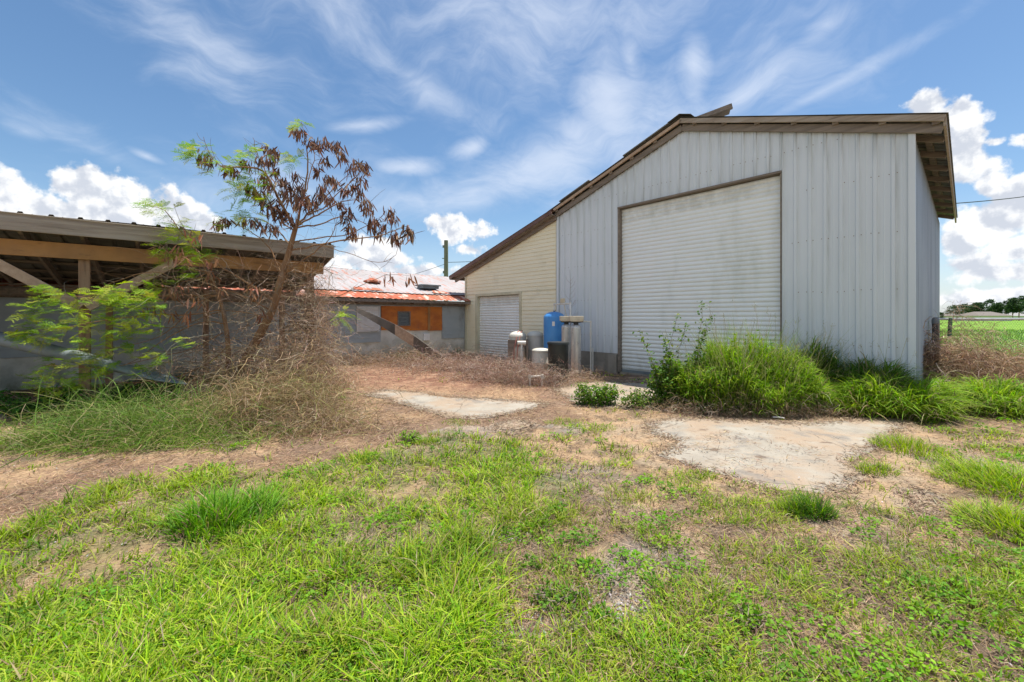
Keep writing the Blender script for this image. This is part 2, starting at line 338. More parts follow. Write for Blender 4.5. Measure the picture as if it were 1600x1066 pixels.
def ground_mat():
    m = bpy.data.materials.new('ground_soil'); m.use_nodes = True; t = m.node_tree; bs = t.nodes['Principled BSDF']
    at = nn(t, 'ShaderNodeAttribute', attribute_name='Col'); tcn = t.nodes.new('ShaderNodeTexCoord')
    n = nn(t, 'ShaderNodeTexNoise'); n.inputs['Scale'].default_value = 22; n.inputs['Detail'].default_value = 8; n.inputs['Roughness'].default_value = .7; t.links.new(tcn.outputs['Object'], n.inputs[0])
    v = mth(t, 'MULTIPLY_ADD', n.outputs[0], 1.5, .3)
    c = nn(t, 'ShaderNodeVectorMath', operation='SCALE'); t.links.new(at.outputs['Color'], c.inputs[0]); t.links.new(v, c.inputs['Scale'])
    t.links.new(c.outputs[0], bs.inputs['Base Color']); bs.inputs['Roughness'].default_value = .95; bs.inputs['Specular IOR Level'].default_value = .15
    b = nn(t, 'ShaderNodeBump'); b.inputs['Strength'].default_value = .7; b.inputs['Distance'].default_value = .02
    n2 = nn(t, 'ShaderNodeTexNoise'); n2.inputs['Scale'].default_value = 60; n2.inputs['Detail'].default_value = 6; t.links.new(tcn.outputs['Object'], n2.inputs[0])
    t.links.new(n2.outputs[0], b.inputs['Height']); t.links.new(b.outputs[0], bs.inputs['Normal'])
    return m
M['ground'] = ground_mat()

# ------------------------------------------------------------------ ground
SLABS = {'a': [(572, 616), (600, 609), (655, 613), (700, 621), (762, 622), (852, 630), (836, 640), (800, 646), (752, 653), (700, 652), (650, 638), (612, 626)],
         'b': [(866, 608), (900, 598), (960, 596), (1040, 600), (1060, 618), (1000, 640), (905, 634)],
         'c': [(1012, 662), (1060, 654), (1150, 657), (1260, 660), (1398, 652), (1412, 664), (1372, 700), (1330, 722), (1352, 742), (1330, 752), (1296, 776), (1220, 768), (1130, 742), (1030, 712), (1060, 690), (1020, 676)],
         'd': [(778, 662), (815, 656), (830, 664), (806, 670), (780, 670)],
         'e': [(1400, 765), (1440, 762), (1470, 780), (1450, 812), (1425, 806), (1432, 785)]}
SLW = {k: gpoly(v) for k, v in SLABS.items()}
LUSH = gpoly([(-200, 890), (40, 850), (100, 790), (200, 745), (330, 725), (460, 722), (560, 700), (640, 672), (720, 668), (800, 705), (905, 760), (900, 830), (800, 860), (760, 930), (705, 990), (640, 1066), (560, 1400), (-1200, 1400), (-900, 1000)])
BROWN = gpoly([(520, 575), (760, 556), (900, 590), (960, 660), (880, 668), (700, 655), (660, 680), (560, 705), (420, 722), (330, 715), (180, 755), (90, 800), (0, 850), (-400, 900), (-400, 745), (0, 725), (250, 705), (420, 690), (520, 640)])
RIGHTBARE = gpoly([(1000, 640), (1400, 640), (1480, 700), (1450, 780), (1420, 830), (1300, 790), (1180, 780), (1010, 715), (960, 680)])
GREYPATCH = [G(860, 985), G(770, 835), G(960, 965), G(800, 1000)]
def masks(x, y):
    wx = x + (fbm(x * 1.6, y * 1.6, 5) - .5) * 1.1; wy = y + (fbm(x * 1.6, y * 1.6, 9) - .5) * 1.1
    l = inpoly(wx, wy, LUSH).astype(float); b = inpoly(wx, wy, BROWN).astype(float); r = inpoly(wx, wy, RIGHTBARE).astype(float)
    return l, b, r
def axis(lo, hi, step, far, gr=1.16):
    a = list(np.arange(lo, hi + 1e-6, step)); s_ = step; p = hi; up = []
    while p < far: s_ *= gr; p += s_; up.append(p)
    s_ = step; p = lo; dn = []
    while p > -far: s_ *= gr; p -= s_; dn.append(p)
    return np.array(dn[::-1] + a + up)
gx = axis(-9, 9, .05, 2500); gy = axis(.5, 13, .05, 2500)
def gz(x, y):
    r = np.hypot(x, y - 5); a = np.clip(1 - (r - 9) / 8, 0, 1)
    z = (fbm(x * .5, y * .5, 2) - .5) * .10 + (fbm(x * 3, y * 3, 4) - .5) * .035
    return z * a - .004
XX, YY = np.meshgrid(gx, gy)
ZZ = gz(XX, YY)
flat = np.zeros(XX.shape)
for k, pl in SLW.items():
    c = np.mean(pl, 0); e = [(c[0] + (p[0] - c[0]) * 1.12, c[1] + (p[1] - c[1]) * 1.12) for p in pl]
    flat = np.maximum(flat, inpoly(XX, YY, e).astype(float))
for _ in range(3):
    flat = (flat + np.roll(flat, 1, 0) + np.roll(flat, -1, 0) + np.roll(flat, 1, 1) + np.roll(flat, -1, 1)) / 5 if _ else flat
ZZ = ZZ * (1 - np.clip(flat * 1.4, 0, 1)) - .006
l, b, r = masks(XX, YY)
n1 = fbm(XX * 1.3, YY * 1.3, 21)[..., None]; n2 = fbm(XX * 6, YY * 6, 31)[..., None]
straw = np.array([.36, .245, .145]); soil = np.array([.15, .112, .075]); red = np.array([.19, .12, .075]); sand = np.array([.34, .26, .175]); grn = np.array([.10, .13, .03]); gry = np.array([.27, .24, .21])
mixf = lambda a, b_, f: a * (1 - f) + b_ * f
st = lambda v, lo, hi: np.clip((v - lo) / (hi - lo), 0, 1)
Cg = mixf(soil, straw, st(n2, .35, .65)) * np.ones_like(XX)[..., None]
Cg = mixf(Cg, gry, st(n1, .55, .7) * .6)
Cg = mixf(Cg, mixf(straw, red, st(n1 + .35 * (n2 - .5), .40, .60)), (b * .8)[..., None])
Cg = mixf(Cg, mixf(sand, straw, st(n2, .3, .7)), (r * .8)[..., None])
Cg = mixf(Cg, mixf(grn, straw * .8, st(n2, .4, .8)), (l * .55)[..., None])
# reddish litter before the annex door
q = np.exp(-(((XX + 1.2) / 3.2) ** 2 + ((YY - 10.6) / 2.2) ** 2))[..., None]
Cg = mixf(Cg, mixf(np.array([.20, .10, .065]), np.array([.32, .19, .12]), st(n2, .35, .65)), np.clip(q * 1.6, 0, 1))
fieldm = np.clip((YY - 10.6 - .05 * (XX - 9)) * 1.2, 0, 1) * np.clip((XX - 8) * .8 - (YY - 12) * .0, 0, 1)
fieldm = np.maximum(fieldm, np.clip((YY - 22) / 4, 0, 1))
Cg = mixf(Cg, mixf(np.array([.14, .27, .03]), np.array([.18, .31, .04]), st(fbm(XX * .05, YY * .3, 3)[..., None], .3, .7)), fieldm[..., None])
ny, nx = XX.shape
V = np.stack([XX, YY, ZZ], -1).reshape(-1, 3)
i0 = (np.arange(ny - 1)[:, None] * nx + np.arange(nx - 1)[None]).reshape(-1)
Q = np.stack([i0, i0 + 1, i0 + nx + 1, i0 + nx], 1)
g = rawmesh('ground', V, Q, Cg.reshape(-1, 3), M['ground']); tag(g, kind='structure')

SL = {'a': 'long cracked concrete paving patch before the cream annex', 'b': 'pale concrete apron before the tall roller door', 'c': 'large worn concrete patch half covered with sand in front of the barn',
      'd': 'small concrete remnant in thin grass', 'e': 'small sandy concrete remnant at the right'}
for k, pl in SLW.items():
    pts = []
    for i in range(len(pl)):
        p = np.array(pl[i]); q_ = np.array(pl[(i + 1) % len(pl)]); L = np.linalg.norm(q_ - p); n = max(2, int(L / .05))
        nrm = np.array([q_[1] - p[1], p[0] - q_[0]]) / (L + 1e-6)
        for j in range(n):
            c = p + (q_ - p) * j / n; f = (float(fbm(np.array(c[0] * 2.5), np.array(c[1] * 2.5), 6)) - .5) * .22 + (float(fbm(np.array(c[0] * 12), np.array(c[1] * 12), 6)) - .5) * .10
            pts.append(c + nrm * f)
    cx, cy = np.mean(pts, 0)
    m = MB(); n = len(pts); z1 = .001
    vs = [(p[0] - cx, p[1] - cy, z1) for p in pts] + [(p[0] - cx, p[1] - cy, -.05) for p in pts]
    m.add(vs, [list(range(n))[::-1]] + [[i, (i + 1) % n, n + (i + 1) % n, n + i] for i in range(n)])
    o = m.build('pavement', M['concrete'], loc=(cx, cy, 0)); tag(o, kind='structure')
    import bmesh
    bm_ = bmesh.new(); bm_.from_mesh(o.data); bmesh.ops.recalc_face_normals(bm_, faces=bm_.faces); bmesh.ops.triangulate(bm_, faces=[f for f in bm_.faces if len(f.verts) > 4]); bm_.to_mesh(o.data); bm_.free()

# ------------------------------------------------------------------ BARN
SW = 7.51; RID = SW / 2; ZR = 5.66; SLP = .34; DP = 9.5
zt = lambda s: ZR - SLP * abs(s - RID)
barn = thing('barn', 'tall pale grey metal barn with a big white roller door and weathered wood rake boards', 'barn', FO, FA)
def ribprof(a, b, pitch=.2275, off=0):
    pts = {round(a, 4): 0., round(b, 4): 0.}
    k0 = int(a / pitch) - 1
    for k in range(k0, int(b / pitch) + 2):
        c = k * pitch + off
        for dx, h in ((-.034, 0), (-.02, .02), (.02, .02), (.034, 0), (.1137 - .012, 0), (.1137, .004), (.1137 + .012, 0)):
            if a < c + dx < b: pts[round(c + dx, 4)] = h
    return sorted(pts.items())
DS0, DS1, DZ = 2.05, 5.69, 4.25
def wallstrip(m, att, prof, zb, ztop, mp):
    base = len(m.v); n = len(prof); ft = {}
    for i in range(1, n):
        if prof[i][1] == 0 and prof[i - 1][1] == .02: ft[round(prof[i][0], 4)] = 1 if (int(round(prof[i][0] / .2275)) % 4 == 0) else .45  # rib-foot lines: dirt, painted in also to deepen weak rib shading
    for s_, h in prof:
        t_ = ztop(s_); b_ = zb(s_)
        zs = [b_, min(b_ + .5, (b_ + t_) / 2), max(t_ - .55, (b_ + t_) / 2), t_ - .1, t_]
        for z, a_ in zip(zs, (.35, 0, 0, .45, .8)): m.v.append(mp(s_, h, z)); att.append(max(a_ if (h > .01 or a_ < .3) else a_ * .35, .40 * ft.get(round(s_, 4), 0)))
    for i in range(n - 1):
        for j in range(4):
            a_ = base + i * 5 + j; m.f.append([a_, a_ + 5, a_ + 6, a_ + 1]); m.m.append(0)
m = MB(); att = []
front = lambda s_, h, z: (s_, -h, z)
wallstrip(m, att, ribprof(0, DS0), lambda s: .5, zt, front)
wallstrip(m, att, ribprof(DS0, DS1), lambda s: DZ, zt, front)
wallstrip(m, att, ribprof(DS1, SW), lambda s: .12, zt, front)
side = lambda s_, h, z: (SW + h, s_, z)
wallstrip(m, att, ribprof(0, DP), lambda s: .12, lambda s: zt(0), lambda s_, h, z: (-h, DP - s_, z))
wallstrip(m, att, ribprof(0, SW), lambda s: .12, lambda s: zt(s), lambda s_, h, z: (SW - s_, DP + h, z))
for zrow in (.95, 1.9, 2.85, 3.8, 4.6):
    k = 0
    for k in range(0, 33):
        c = k * .2275
        for dx in (-.05, .05):
            s_ = c + dx; zz = zrow + random.uniform(-.012, .012)
            if not (.03 < s_ < SW - .03) or zz > zt(s_) - .1 or (DS0 - .05 < s_ < DS1 + .05 and zz < DZ + .05) or (s_ < DS0 and zz < .6): continue
            if random.random() < .25: continue
            m.box(s_ - .006, s_ + .006, -.006, .0, zz - .006, zz + .006, 1)
att += [0] * (len(m.v) - len(att))
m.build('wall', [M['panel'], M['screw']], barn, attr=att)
m = MB(); a2 = []; wallstrip(m, a2, ribprof(0, DP), lambda s: .12, lambda s: zt(SW), side); m.build('side_wall', M['bare'], barn, attr=a2)['label'] = 'metal side wall with its shade put into a darker blue grey'  # 'bare' is the panel metal darkened and blued for shade
m = MB()   # corner trims
m.box(SW - .05, SW + .034, -.034, -.024, .10, zt(SW) + .02); m.box(SW + .024, SW + .034, -.024, .06, .10, zt(SW) + .02)
m.build('corner_trim', M['panel'], barn, attr=[0] * len(m.v))
m = MB(); m.box(-.034, .05, -.034, -.024, .48, zt(0) + .02)
m.build('corner_trim', M['panel'], barn, attr=[0] * len(m.v))
m = MB(); m.box(-.02, DS0 - .03, .0, .25, -.1, .497); m.build('foundation', M['foundation'], barn, bevel=.01)
m = MB(); m.box(DS1 + .03, SW + .02, .0, .25, -.1, .117); m.box(SW - .2, SW + .02, .25, DP, -.1, .117); m.build('foundation', M['foundation'], barn, bevel=.01)
m = MB(); m.box(DS0 - .28, DS0 - .03, -.06, -.003, -.1, .47)
m.build('foundation', M['foundation'], barn, bevel=.01)
m = MB(); m.box(DS0 + .01, DS1 - .01, .02, .5, -.08, .035); m.build('threshold', M['foundation'], barn)
m = MB()   # door frame
m.box(DS0 - .003, DS0 + .045, -.024, .24, .03, DZ - .032); m.box(DS1 - .018, DS1 + .003, -.024, .24, .03, DZ - .032); m.box(DS0 - .003, DS1 + .003, -.040, .24, DZ - .03, DZ + .012)
m.build('door_frame', M['wood_rake'], barn, bevel=.003)
def rolldoor(x0, x1, z0, z1, y, pitch, amp, mat, par):
    m = MB(); att = []; n = int((z1 - z0) / pitch); zs = []
    for k in range(n):
        for q_, h in ((0, -.5), (.06, -1), (.2, .1), (.4, .85), (.55, 1), (.75, .75), (.92, -.1)): zs.append((z0 + (k + q_) * (z1 - z0) / n, h))
    base = len(m.v)
    cols = np.linspace(x0, x1, 7)
    for c in cols:
        for z, h in zs:
            m.v.append((c, y - h * amp + .004 * math.sin(c * 2.1 + z * 1.3), z)); att.append(max(0, .55 - (z - z0) * .9) + (.35 if z > z1 - .35 else 0))  # darker towards the foot and in a band along the top
    L = len(zs)
    for i in range(len(cols) - 1):
        for j in range(L - 1): a = base + i * L + j; m.f.append([a, a + L, a + L + 1, a + 1]); m.m.append(0)
    d = m.build('roller_door', mat, par, smooth=True, attr=att)
    d.modifiers.remove(d.modifiers['Edge'])
    return d
d = rolldoor(DS0 + .05, DS1 - .022, .10, DZ - .035, .10, .095, .014, M['rolldoor'], barn)
m = MB(); m.box(DS0 + .05, DS1 - .022, .07, .11, .036, .10); m.build('bottom_bar', M['galv'], d, bevel=.004)
# roof
RT = .275
zr = lambda s: zt(s) + RT
def sheet(x0, z0, x1, z1, ya, yb, pitch=.2275, m=None):
    m = m or MB(); pr = ribprof(ya, yb, pitch); base = len(m.v)
    for y, h in pr:
        m.v.append((x0, y, z0 + h)); m.v.append(((x0 + x1) / 2, y, (z0 + z1) / 2 + h + .006 * math.sin(y * 7))); m.v.append((x1, y, z1 + h))
    for i in range(len(pr) - 1):
        for j in range(2): a = base + i * 3 + j; m.f.append([a, a + 3, a + 4, a + 1]); m.m.append(0)
    return m
EO = .36; LO = -.28
m = sheet(RID, zr(RID), SW + EO + .04, zr(SW + EO + .04), -.17, DP + .2)
sheet(RID, zr(RID), LO, zr(LO), -.17, DP + .2, m=m)
rf = m.build('roof', M['underroof'], barn)
m = MB()
for s_ in np.arange(.2, SW + EO - .2, .62):
    if abs(s_ - RID) < .2: continue
    sg = 1 if s_ > RID else -1
    m = MB(); m.beam((s_, -.095, zr(s_) - .045), (s_, DP + .1, zr(s_) - .045), .09, .04, up=(sg * SLP, 0, 1)); m.build('purlin', M['wood_rake'], rf)
m = MB()
for y in list(np.arange(.62, DP, 1.0)):
    m = MB(); m.beam((SW + .0, y, zt(SW) + .10), (SW + EO - .02, y, zt(SW + EO) + .10), .045, .10); m.build('rafter_tail', M['wood_rake'], rf)
m = MB()
m.beam((RID, -.05, zt(RID) + .065), (SW + EO - .02, -.05, zt(SW + EO - .02) + .065), .04, .14)
m.build('rake_board', M['wood_rake'], rf, bevel=.004)
m = MB(); m.beam((RID, -.05, zt(RID) + .065), (LO, -.05, zt(LO) + .065), .04, .14); m.build('rake_board', M['wood_rake'], rf, bevel=.004)
m = MB(); m.beam((RID - .02, -.13, zt(RID) + .205), (SW + EO, -.13, zt(SW + EO) + .205), .04, .10); m.build('fascia_board', M['wood_grey'], rf, bevel=.004)
m = MB(); m.beam((RID + .02, -.13, zt(RID) + .205), (LO - .1, -.13, zt(LO - .1) + .205), .04, .07); m.build('fascia_board', M['wood_brace'], rf, bevel=.004)
m = MB(); m.beam((SW + EO + .0, -.105, zt(SW + EO) + .17), (SW + EO + .0, DP + .1, zt(SW + EO) + .17), .035, .16); m.build('eave_board', M['wood_grey'], rf, bevel=.004)
m = MB()   # battens holding purlins seen between the two rake boards
for s_ in np.arange(RID + .3, SW + EO, .62): m = MB(); m.box(s_ - .045, s_ + .045, -.108, -.072, zt(s_) + .12, zt(s_) + .19); m.build('blocking', M['wood_rake'], rf)
for s_ in np.arange(LO + .3, RID - .2, .62): m = MB(); m.box(s_ - .045, s_ + .045, -.108, -.072, zt(s_) + .12, zt(s_) + .19); m.build('blocking', M['wood_rake'], rf)
m = MB()
m.add([(RID - .28, -.2, zr(RID) - .045), (RID, -.2, zr(RID) + .06), (RID + .26, -.2, zr(RID) - .035), (RID - .28, 2.2, zr(RID) - .045), (RID, 2.2, zr(RID) + .06), (RID + .26, 2.2, zr(RID) - .035)], [(0, 1, 4, 3), (1, 2, 5, 4)])
m.build('ridge_cap', M['underroof'], rf)
m = MB()  # lifted ridge board further back
m.beam((RID + .05, .25, zr(RID) + .0), (RID + .82, .62, zr(RID) + .20), .07, .11); m.beam((RID + .1, .34, zr(RID) - .02), (RID + .76, .66, zr(RID) + .13), .3, .02)
m.build('lifted_ridge_board', M['wood_rake'], rf)
m = MB()  # curled roofing laid over the left slope, a step thicker
for a, b_, h in ((.2, 1.25, .035), (2.3, 3.5, .03)):
    m = MB(); m.beam((a, -.02, zr(a) + h), (b_, -.02, zr(b_) + h), .34, .025, up=(-SLP, 0, 1)); m.build('loose_roofing', M['underroof'], rf)


# ------------------------------------------------------------------ ANNEX (cream siding)
AW = 4.57; ADP = 8.0
za = lambda x: 2.96 + .2955 * x               # x from 0 (outer left) to AW at the barn wall
annex = thing('annex', 'low cream annex with horizontal siding and a small roller door, built against the barn', 'shed', Bp(-AW, 0), FA)
SX0, SX1, SZ = .72, 2.93, 2.18                # small door
def siding(m, x0, x1, zb, ztf, lap=.118, y=0.0):
    n = 60; zmax = max(ztf(x0), ztf(x1))
    k = 0; z = zb
    while z < zmax:
        z1 = min(z + lap, zmax)
        # clip against the slope: find x where ztf(x)=z
        a = x0
        if ztf(x0) < z: a = x0 + (z - ztf(x0)) / (ztf(x1) - ztf(x0)) * (x1 - x0)
        b_ = x0
        if ztf(x0) < z1 and ztf(x1) > ztf(x0): b_ = min(x0 + (z1 - ztf(x0)) / (ztf(x1) - ztf(x0)) * (x1 - x0), x1)
        if a < x1:
            w = random.uniform(-.0015, .0015)
            m.add([(a, y - .022 + w, z), (x1, y - .022 + w, z), (x1, y - .004, z1), (b_, y - .004, z1), (a, y - .004, z), (x1, y - .004, z), (a, y - .004, min(z1, ztf(a)))],
                  [(0, 1, 2, 3) if b_ <= a + 1e-4 else (0, 1, 2, 3), (0, 4, 5, 1)] + ([(0, 3, 6)] if b_ < a else []))
        z += lap
m = MB()
siding(m, 0.06, SX0 - .09, .12, lambda x: SZ + .09)
siding(m, SX1 + .09, AW - .04, .12, lambda x: SZ + .09)
siding(m, 0.06, AW - .04, SZ + .092, za)
m.box(0, .06, .0, ADP, .0, za(0)); m.box(.06, SX0 - .02, .01, .12, 0, 2.2); m.box(SX1 + .02, AW - .03, .01, .12, 0, 2.2)
m.box(AW - .08, AW - .04, .12, ADP, 0, za(AW - .08)); m.box(.06, AW - .08, ADP - .1, ADP, 0, za(0))
m.build('wall', M['siding'], annex)
m = MB(); m.box(-.03, .065, -.035, .05, .0, za(0) + .02); m.build('corner_trim', M['trimcream'], annex)
m = MB(); m.box(AW - .06, AW - .038, -.035, .0, .1, za(AW) - .04); m.build('corner_trim', M['trimcream'], annex)
m = MB(); m.box(SX0 - .11, SX0, -.032, .12, .0, SZ + .09); m.box(SX1, SX1 + .11, -.032, .12, .0, SZ + .09); m.box(SX0 + .001, SX1 - .001, -.032, .12, SZ + .001, SZ + .09); m.build('door_frame', M['trimcream'], annex, bevel=.004)
rolldoor(SX0 + .002, SX1 - .002, .03, SZ, .10, .088, .017, M['rolldoor'], annex)
m = MB()
x0, x1 = -.71, AW - .02
pr = ribprof(-.3, ADP + .2, .2275)
for y, h in pr: m.v.append((x0, y, za(x0) + .25 + h)); m.v.append((x1, y, za(x1) + .25 + h))
for i in range(len(pr) - 1): m.f.append([2 * i, 2 * i + 2, 2 * i + 3, 2 * i + 1]); m.m.append(0)
ar = m.build('roof', M['brownmetal'], annex)
m = MB(); m.beam((x0, -.27, za(x0) + .185), (x1, -.27, za(x1) + .185), .03, .12, up=(-.2955, 0, 1)); m.build('fascia_board', M['brownmetal'], ar, bevel=.004)
m = MB(); m.beam((x0 + .1, -.06, za(x0) + .09), (x1, -.06, za(x1) + .06), .05, .15, up=(-.2955, 0, 1)); m.beam((x0 + .3, -.16, za(x0 + .3) + .115), (x1, -.16, za(x1) + .115), .20, .02, up=(-.2955, 0, 1)); m.build('soffit_board', M['wood_rake'], ar)
m = MB(); m.beam((x0 + .02, -.25, za(x0) + .18), (x0 + .02, ADP, za(x0) + .18), .03, .13); m.build('eave_board', M['wood_rake'], ar)
m = MB(); m.box(0, AW, -.05, .12, -.1, .1); m.build('foundation', M['foundation'], annex)

# ------------------------------------------------------------------ OLD SHED (rusty roof), frame: x along barn depth axis toward -, local = barn frame
SD0 = -15.0                                   # from d=-15 to d=+2
shed = thing('block_shed', 'long low derelict shed with flaking white roof, rust red eave and stained block wall', 'shed', Bp(-4.66, 0), FA)
# local x: + toward the camera side (barn +s), local y: depth d.  wall face at x=0, building extends to x=-8
zev = 1.97
m = MB(); att = []
def gridwall(m, att, y0, y1, z0, z1, x, n=24):
    base = len(m.v)
    for i in range(n + 1):
        y = y0 + (y1 - y0) * i / n
        for z in (z0, (z0 * 2 + z1) / 3, z1): m.v.append((x, y, z)); att.append(1 if z == z0 else (.25 if z < z1 - .01 else 0))
    for i in range(n):
        for j in range(2): a = base + i * 3 + j; m.f.append([a, a + 1, a + 4, a + 3]); m.m.append(0)
gridwall(m, att, SD0, 3, -.05, 1.84, 0)
k = len(m.v); m.box(-8, -.02, SD0, 3, -.05, 1.8); att += [0] * (len(m.v) - k)
m.build('wall', M['stucco'], shed, attr=att)
# roof: wavy sheets
def roofgrid(m, x0, z0, x1, z1, y0, y1, ny_, wob=.03, rib=.0, nx_=6, seed=1, pitch=.2):
    base = len(m.v); ys = np.arange(y0, y1 + 1e-6, (y1 - y0) / ny_)
    for y in ys:
        for i in range(nx_ + 1):
            f = i / nx_; x = x0 + (x1 - x0) * f; z = z0 + (z1 - z0) * f
            z += (float(vnoise(np.array(y * .5), np.array(x * .8), seed)) - .5) * wob + rib * math.cos(y * math.tau / pitch)
            m.v.append((x, y, z))
    for j in range(len(ys) - 1):
        for i in range(nx_): a = base + j * (nx_ + 1) + i; m.f.append([a, a + 1, a + nx_ + 2, a + nx_ + 1]); m.m.append(0)
m = MB(); roofgrid(m, -.18, zev + .30, -4, 3.36, SD0, 3.2, 240, .04, .009); roofgrid(m, -4, 3.36, -8.4, 1.9, SD0, 3.2, 60, .07, .0)
srf = m.build('roof', M['rustroof'], shed, smooth=False)
m = MB(); roofgrid(m, .42, zev + .06, -.40, zev + .335, SD0, 3.2, 300, .03, .012); m.build('eave_sheet', M['rusteave'], srf)
m = MB()
m.box(.36, .40, SD0, 3.0, zev - .06, zev + .03); m.box(.03, .10, SD0, 3.0, zev - .14, zev + .02)
for y in np.arange(SD0 + .3, 3, .62): m.box(.02, .36, y - .02, y + .02, zev - .10, zev + .015)
m.build('eave_framing', M['wood_rake'], srf)
m = MB()  # torn sheet edges along the joint
for y in (-6.2, -4.1, -3.5, -1.2, 1.0):
    m = MB(); L_ = random.uniform(.3, .8); m.add([(-.25, y, zev + .345), (-.27, y + L_, zev + .345), (-.5, y + L_ * .8, zev + .43), (-.52, y + .1, zev + .45)], [(0, 1, 2, 3)]); m.build('torn_sheet', M['rusteave'], srf)
m = MB(); m.lathe([(.30, 0), (.30, .06), (.05, .17)], (-1.6, -2.9, 2.67), 10); m.build('roof_vent', M['rusteave'], srf)['label'] = 'rust red conical roof vent'
m = MB(); m.box(-1.15, -.75, -1.35, -.65, 2.50, 2.64); m.box(-1.2, -.7, -1.42, -.58, 2.60, 2.65); m.build('roof_vent', M['galv'], srf, bevel=.01)['label'] = 'flat grey box roof vent'
# wall cladding, positions solved on the wall plane
def dwall(px, x=0):                           # depth y on plane local x for photo column px
    k = (px - 800) / F; s_ = -4.66 + x
    return (k * (FO.y - .7386 * s_) - (FO.x + .6743 * s_)) / (.7386 - k * .6743)
def clad(m, y0, y1, z0, z1, x, lap=.14):
    z = z0
    while z < z1 - .01:
        e = min(z + lap, z1); m.add([(x + .018, y0, z), (x + .018, y1, z), (x + .004, y1, e), (x + .004, y0, e), (x + .004, y0, z), (x + .004, y1, z)], [(0, 1, 2, 3), (0, 4, 5, 1)]); z += lap
m = MB(); clad(m, dwall(690), 2.9, .66, 1.84, .03); m.box(.002, .03, dwall(690), 2.9, .66, 1.84); m.build('metal_cladding', M['greymetal'], shed)
m = MB(); clad(m, SD0, dwall(594), .64, 1.84, .03); m.box(.002, .03, SD0, dwall(594), .64, 1.84); m.build('metal_cladding', M['greymetal'], shed)
m = MB()
y0, y1 = dwall(595), dwall(689.5); wy0, wy1 = dwall(620), dwall(640)
m.box(.004, .05, y0, wy0, 1.02, 1.80); m.box(.004, .05, wy1, dwall(668), .98, 1.80); m.box(.004, .055, dwall(669.5), y1, .96, 1.80); m.box(.004, .05, wy0, wy1, 1.01, 1.14); m.box(.004, .05, wy0, wy1, 1.63, 1.80)
m.build('foam_board', M['orange'], shed)
m = MB(); m.box(.052, .075, dwall(667), dwall(670.5), .96, 1.80); m.build('batten', M['wood_brown'], shed)
m = MB(); 
for a, b_, c, d_ in ((wy0, wy0 + .04, 1.14, 1.63), (wy1 - .04, wy1, 1.14, 1.63), (wy0 + .04, wy1 - .04, 1.14, 1.18), (wy0 + .04, wy1 - .04, 1.59, 1.63)): m.box(.01, .07, a, b_, c, d_)
wf = m.build('window', M['wood_rake'], shed)
m = MB(); m.box(.015, .03, wy0 + .04, wy1 - .04, 1.18, 1.59)
for z in (1.28, 1.38, 1.48): m.box(.03, .045, wy0 + .04, wy1 - .04, z, z + .012)
m.build('pane', M['glass'], wf)
m = MB(); 
y0, y1 = dwall(557), dwall(592)
n = 14
for i in range(n):
    z = 1.02 + .74 * i / n; m.box(.06 + .012, .085, y0 + .01, y1 - .05 - .02 * i / n, z, z + .035)
m.box(.05, .095, y0 - .02, y0 + .01, 1.0, 1.78); m.box(.05, .095, y1 - .05, y1 - .02, 1.0, 1.78); m.box(.05, .095, y0 - .02, y1 - .02, .985, 1.005)
m.box(.052, .06, y0, y1 - .04, 1.0, 1.78)
m.build('louvre_window', M['white'], shed)
m = MB(); yb = dwall(665); m.box(.0, .09, yb - .12, yb + .12, .62, .86); m.build('utility_box', M['white'], shed, bevel=.01)
# fallen fascia panel
m = MB()
p = W(557, 484, 11.9); q_ = W(692, 566, 12.75)
t_ = (q_ - p); n = 14; base = len(m.v)
for i in range(n + 1):
    f = i / n; c = p + t_ * f + Vector((0, 0, math.sin(f * math.pi) * .10)); tw = -.35 + .9 * f
    u = Vector((math.sin(tw) * .3, -math.sin(tw) * .6, math.cos(tw))).normalized(); w_ = .07 + .10 * min(1, f * 2); bk = Vector((.015, .05, -.01))
    for vv in (c - u * w_, c + u * w_, c + u * w_ + bk, c - u * (w_ * .6) + bk * .3): m.v.append(tuple(vv))
for i in range(n):
    for j in range(3):
        a = base + i * 4; m.f.append([a + j, a + j + 1, a + 4 + j + 1, a + 4 + j]); m.m.append(1 if (i in (6, 7, 8) and j == 0) else 0)
    m.f.append([base + i * 4 + 3, base + i * 4, base + i * 4 + 4, base + i * 4 + 7]); m.m.append(0)
m.f.append([base, base + 3, base + 2, base + 1]); m.m.append(0); e = base + n * 4; m.f.append([e, e + 1, e + 2, e + 3]); m.m.append(0)
fp = m.build('fallen_fascia', [M['darkstrip'], M['wood_brace']]); tag(fp, 'long bent dark fascia strip slumped from the shed eave down into the dead weeds', 'metal strip')

# ------------------------------------------------------------------ CARPORT (pole barn)
CA = R(39.5); cO = Vector((-6.80, 6.60, 0))
cport = thing('pole_barn', 'open timber pole barn with steel roof and diagonal braces on the left edge', 'pole barn', cO, CA)
CX0, CX1 = -4.6, 3.68
zc = lambda y: 2.93 - .205 * (y + .36)
m = MB(); pr = ribprof(CX0, CX1, .3)
for x, h in pr:
    for y in (-.40, 1.4, 3.35): m.v.append((x, y, zc(y) + h * 1.3 + .012 * math.sin(x * 2 + y)))
for i in range(len(pr) - 1):
    for j in range(2): m.f.append([3 * i + j, 3 * i + 3 + j, 3 * i + 4 + j, 3 * i + 1 + j]); m.m.append(0)
crf = m.build('roof', M['underroof'], cport)
m = MB()
for y in (.25, .8, 1.35, 1.9, 2.45, 3.0): m = MB(); m.beam((CX0, y, zc(y) - .03), (CX1 - .03, y, zc(y) - .03), .09, .035, up=(0, .205, 1)); m.build('purlin', M['wood_rake'], crf)
m = MB()
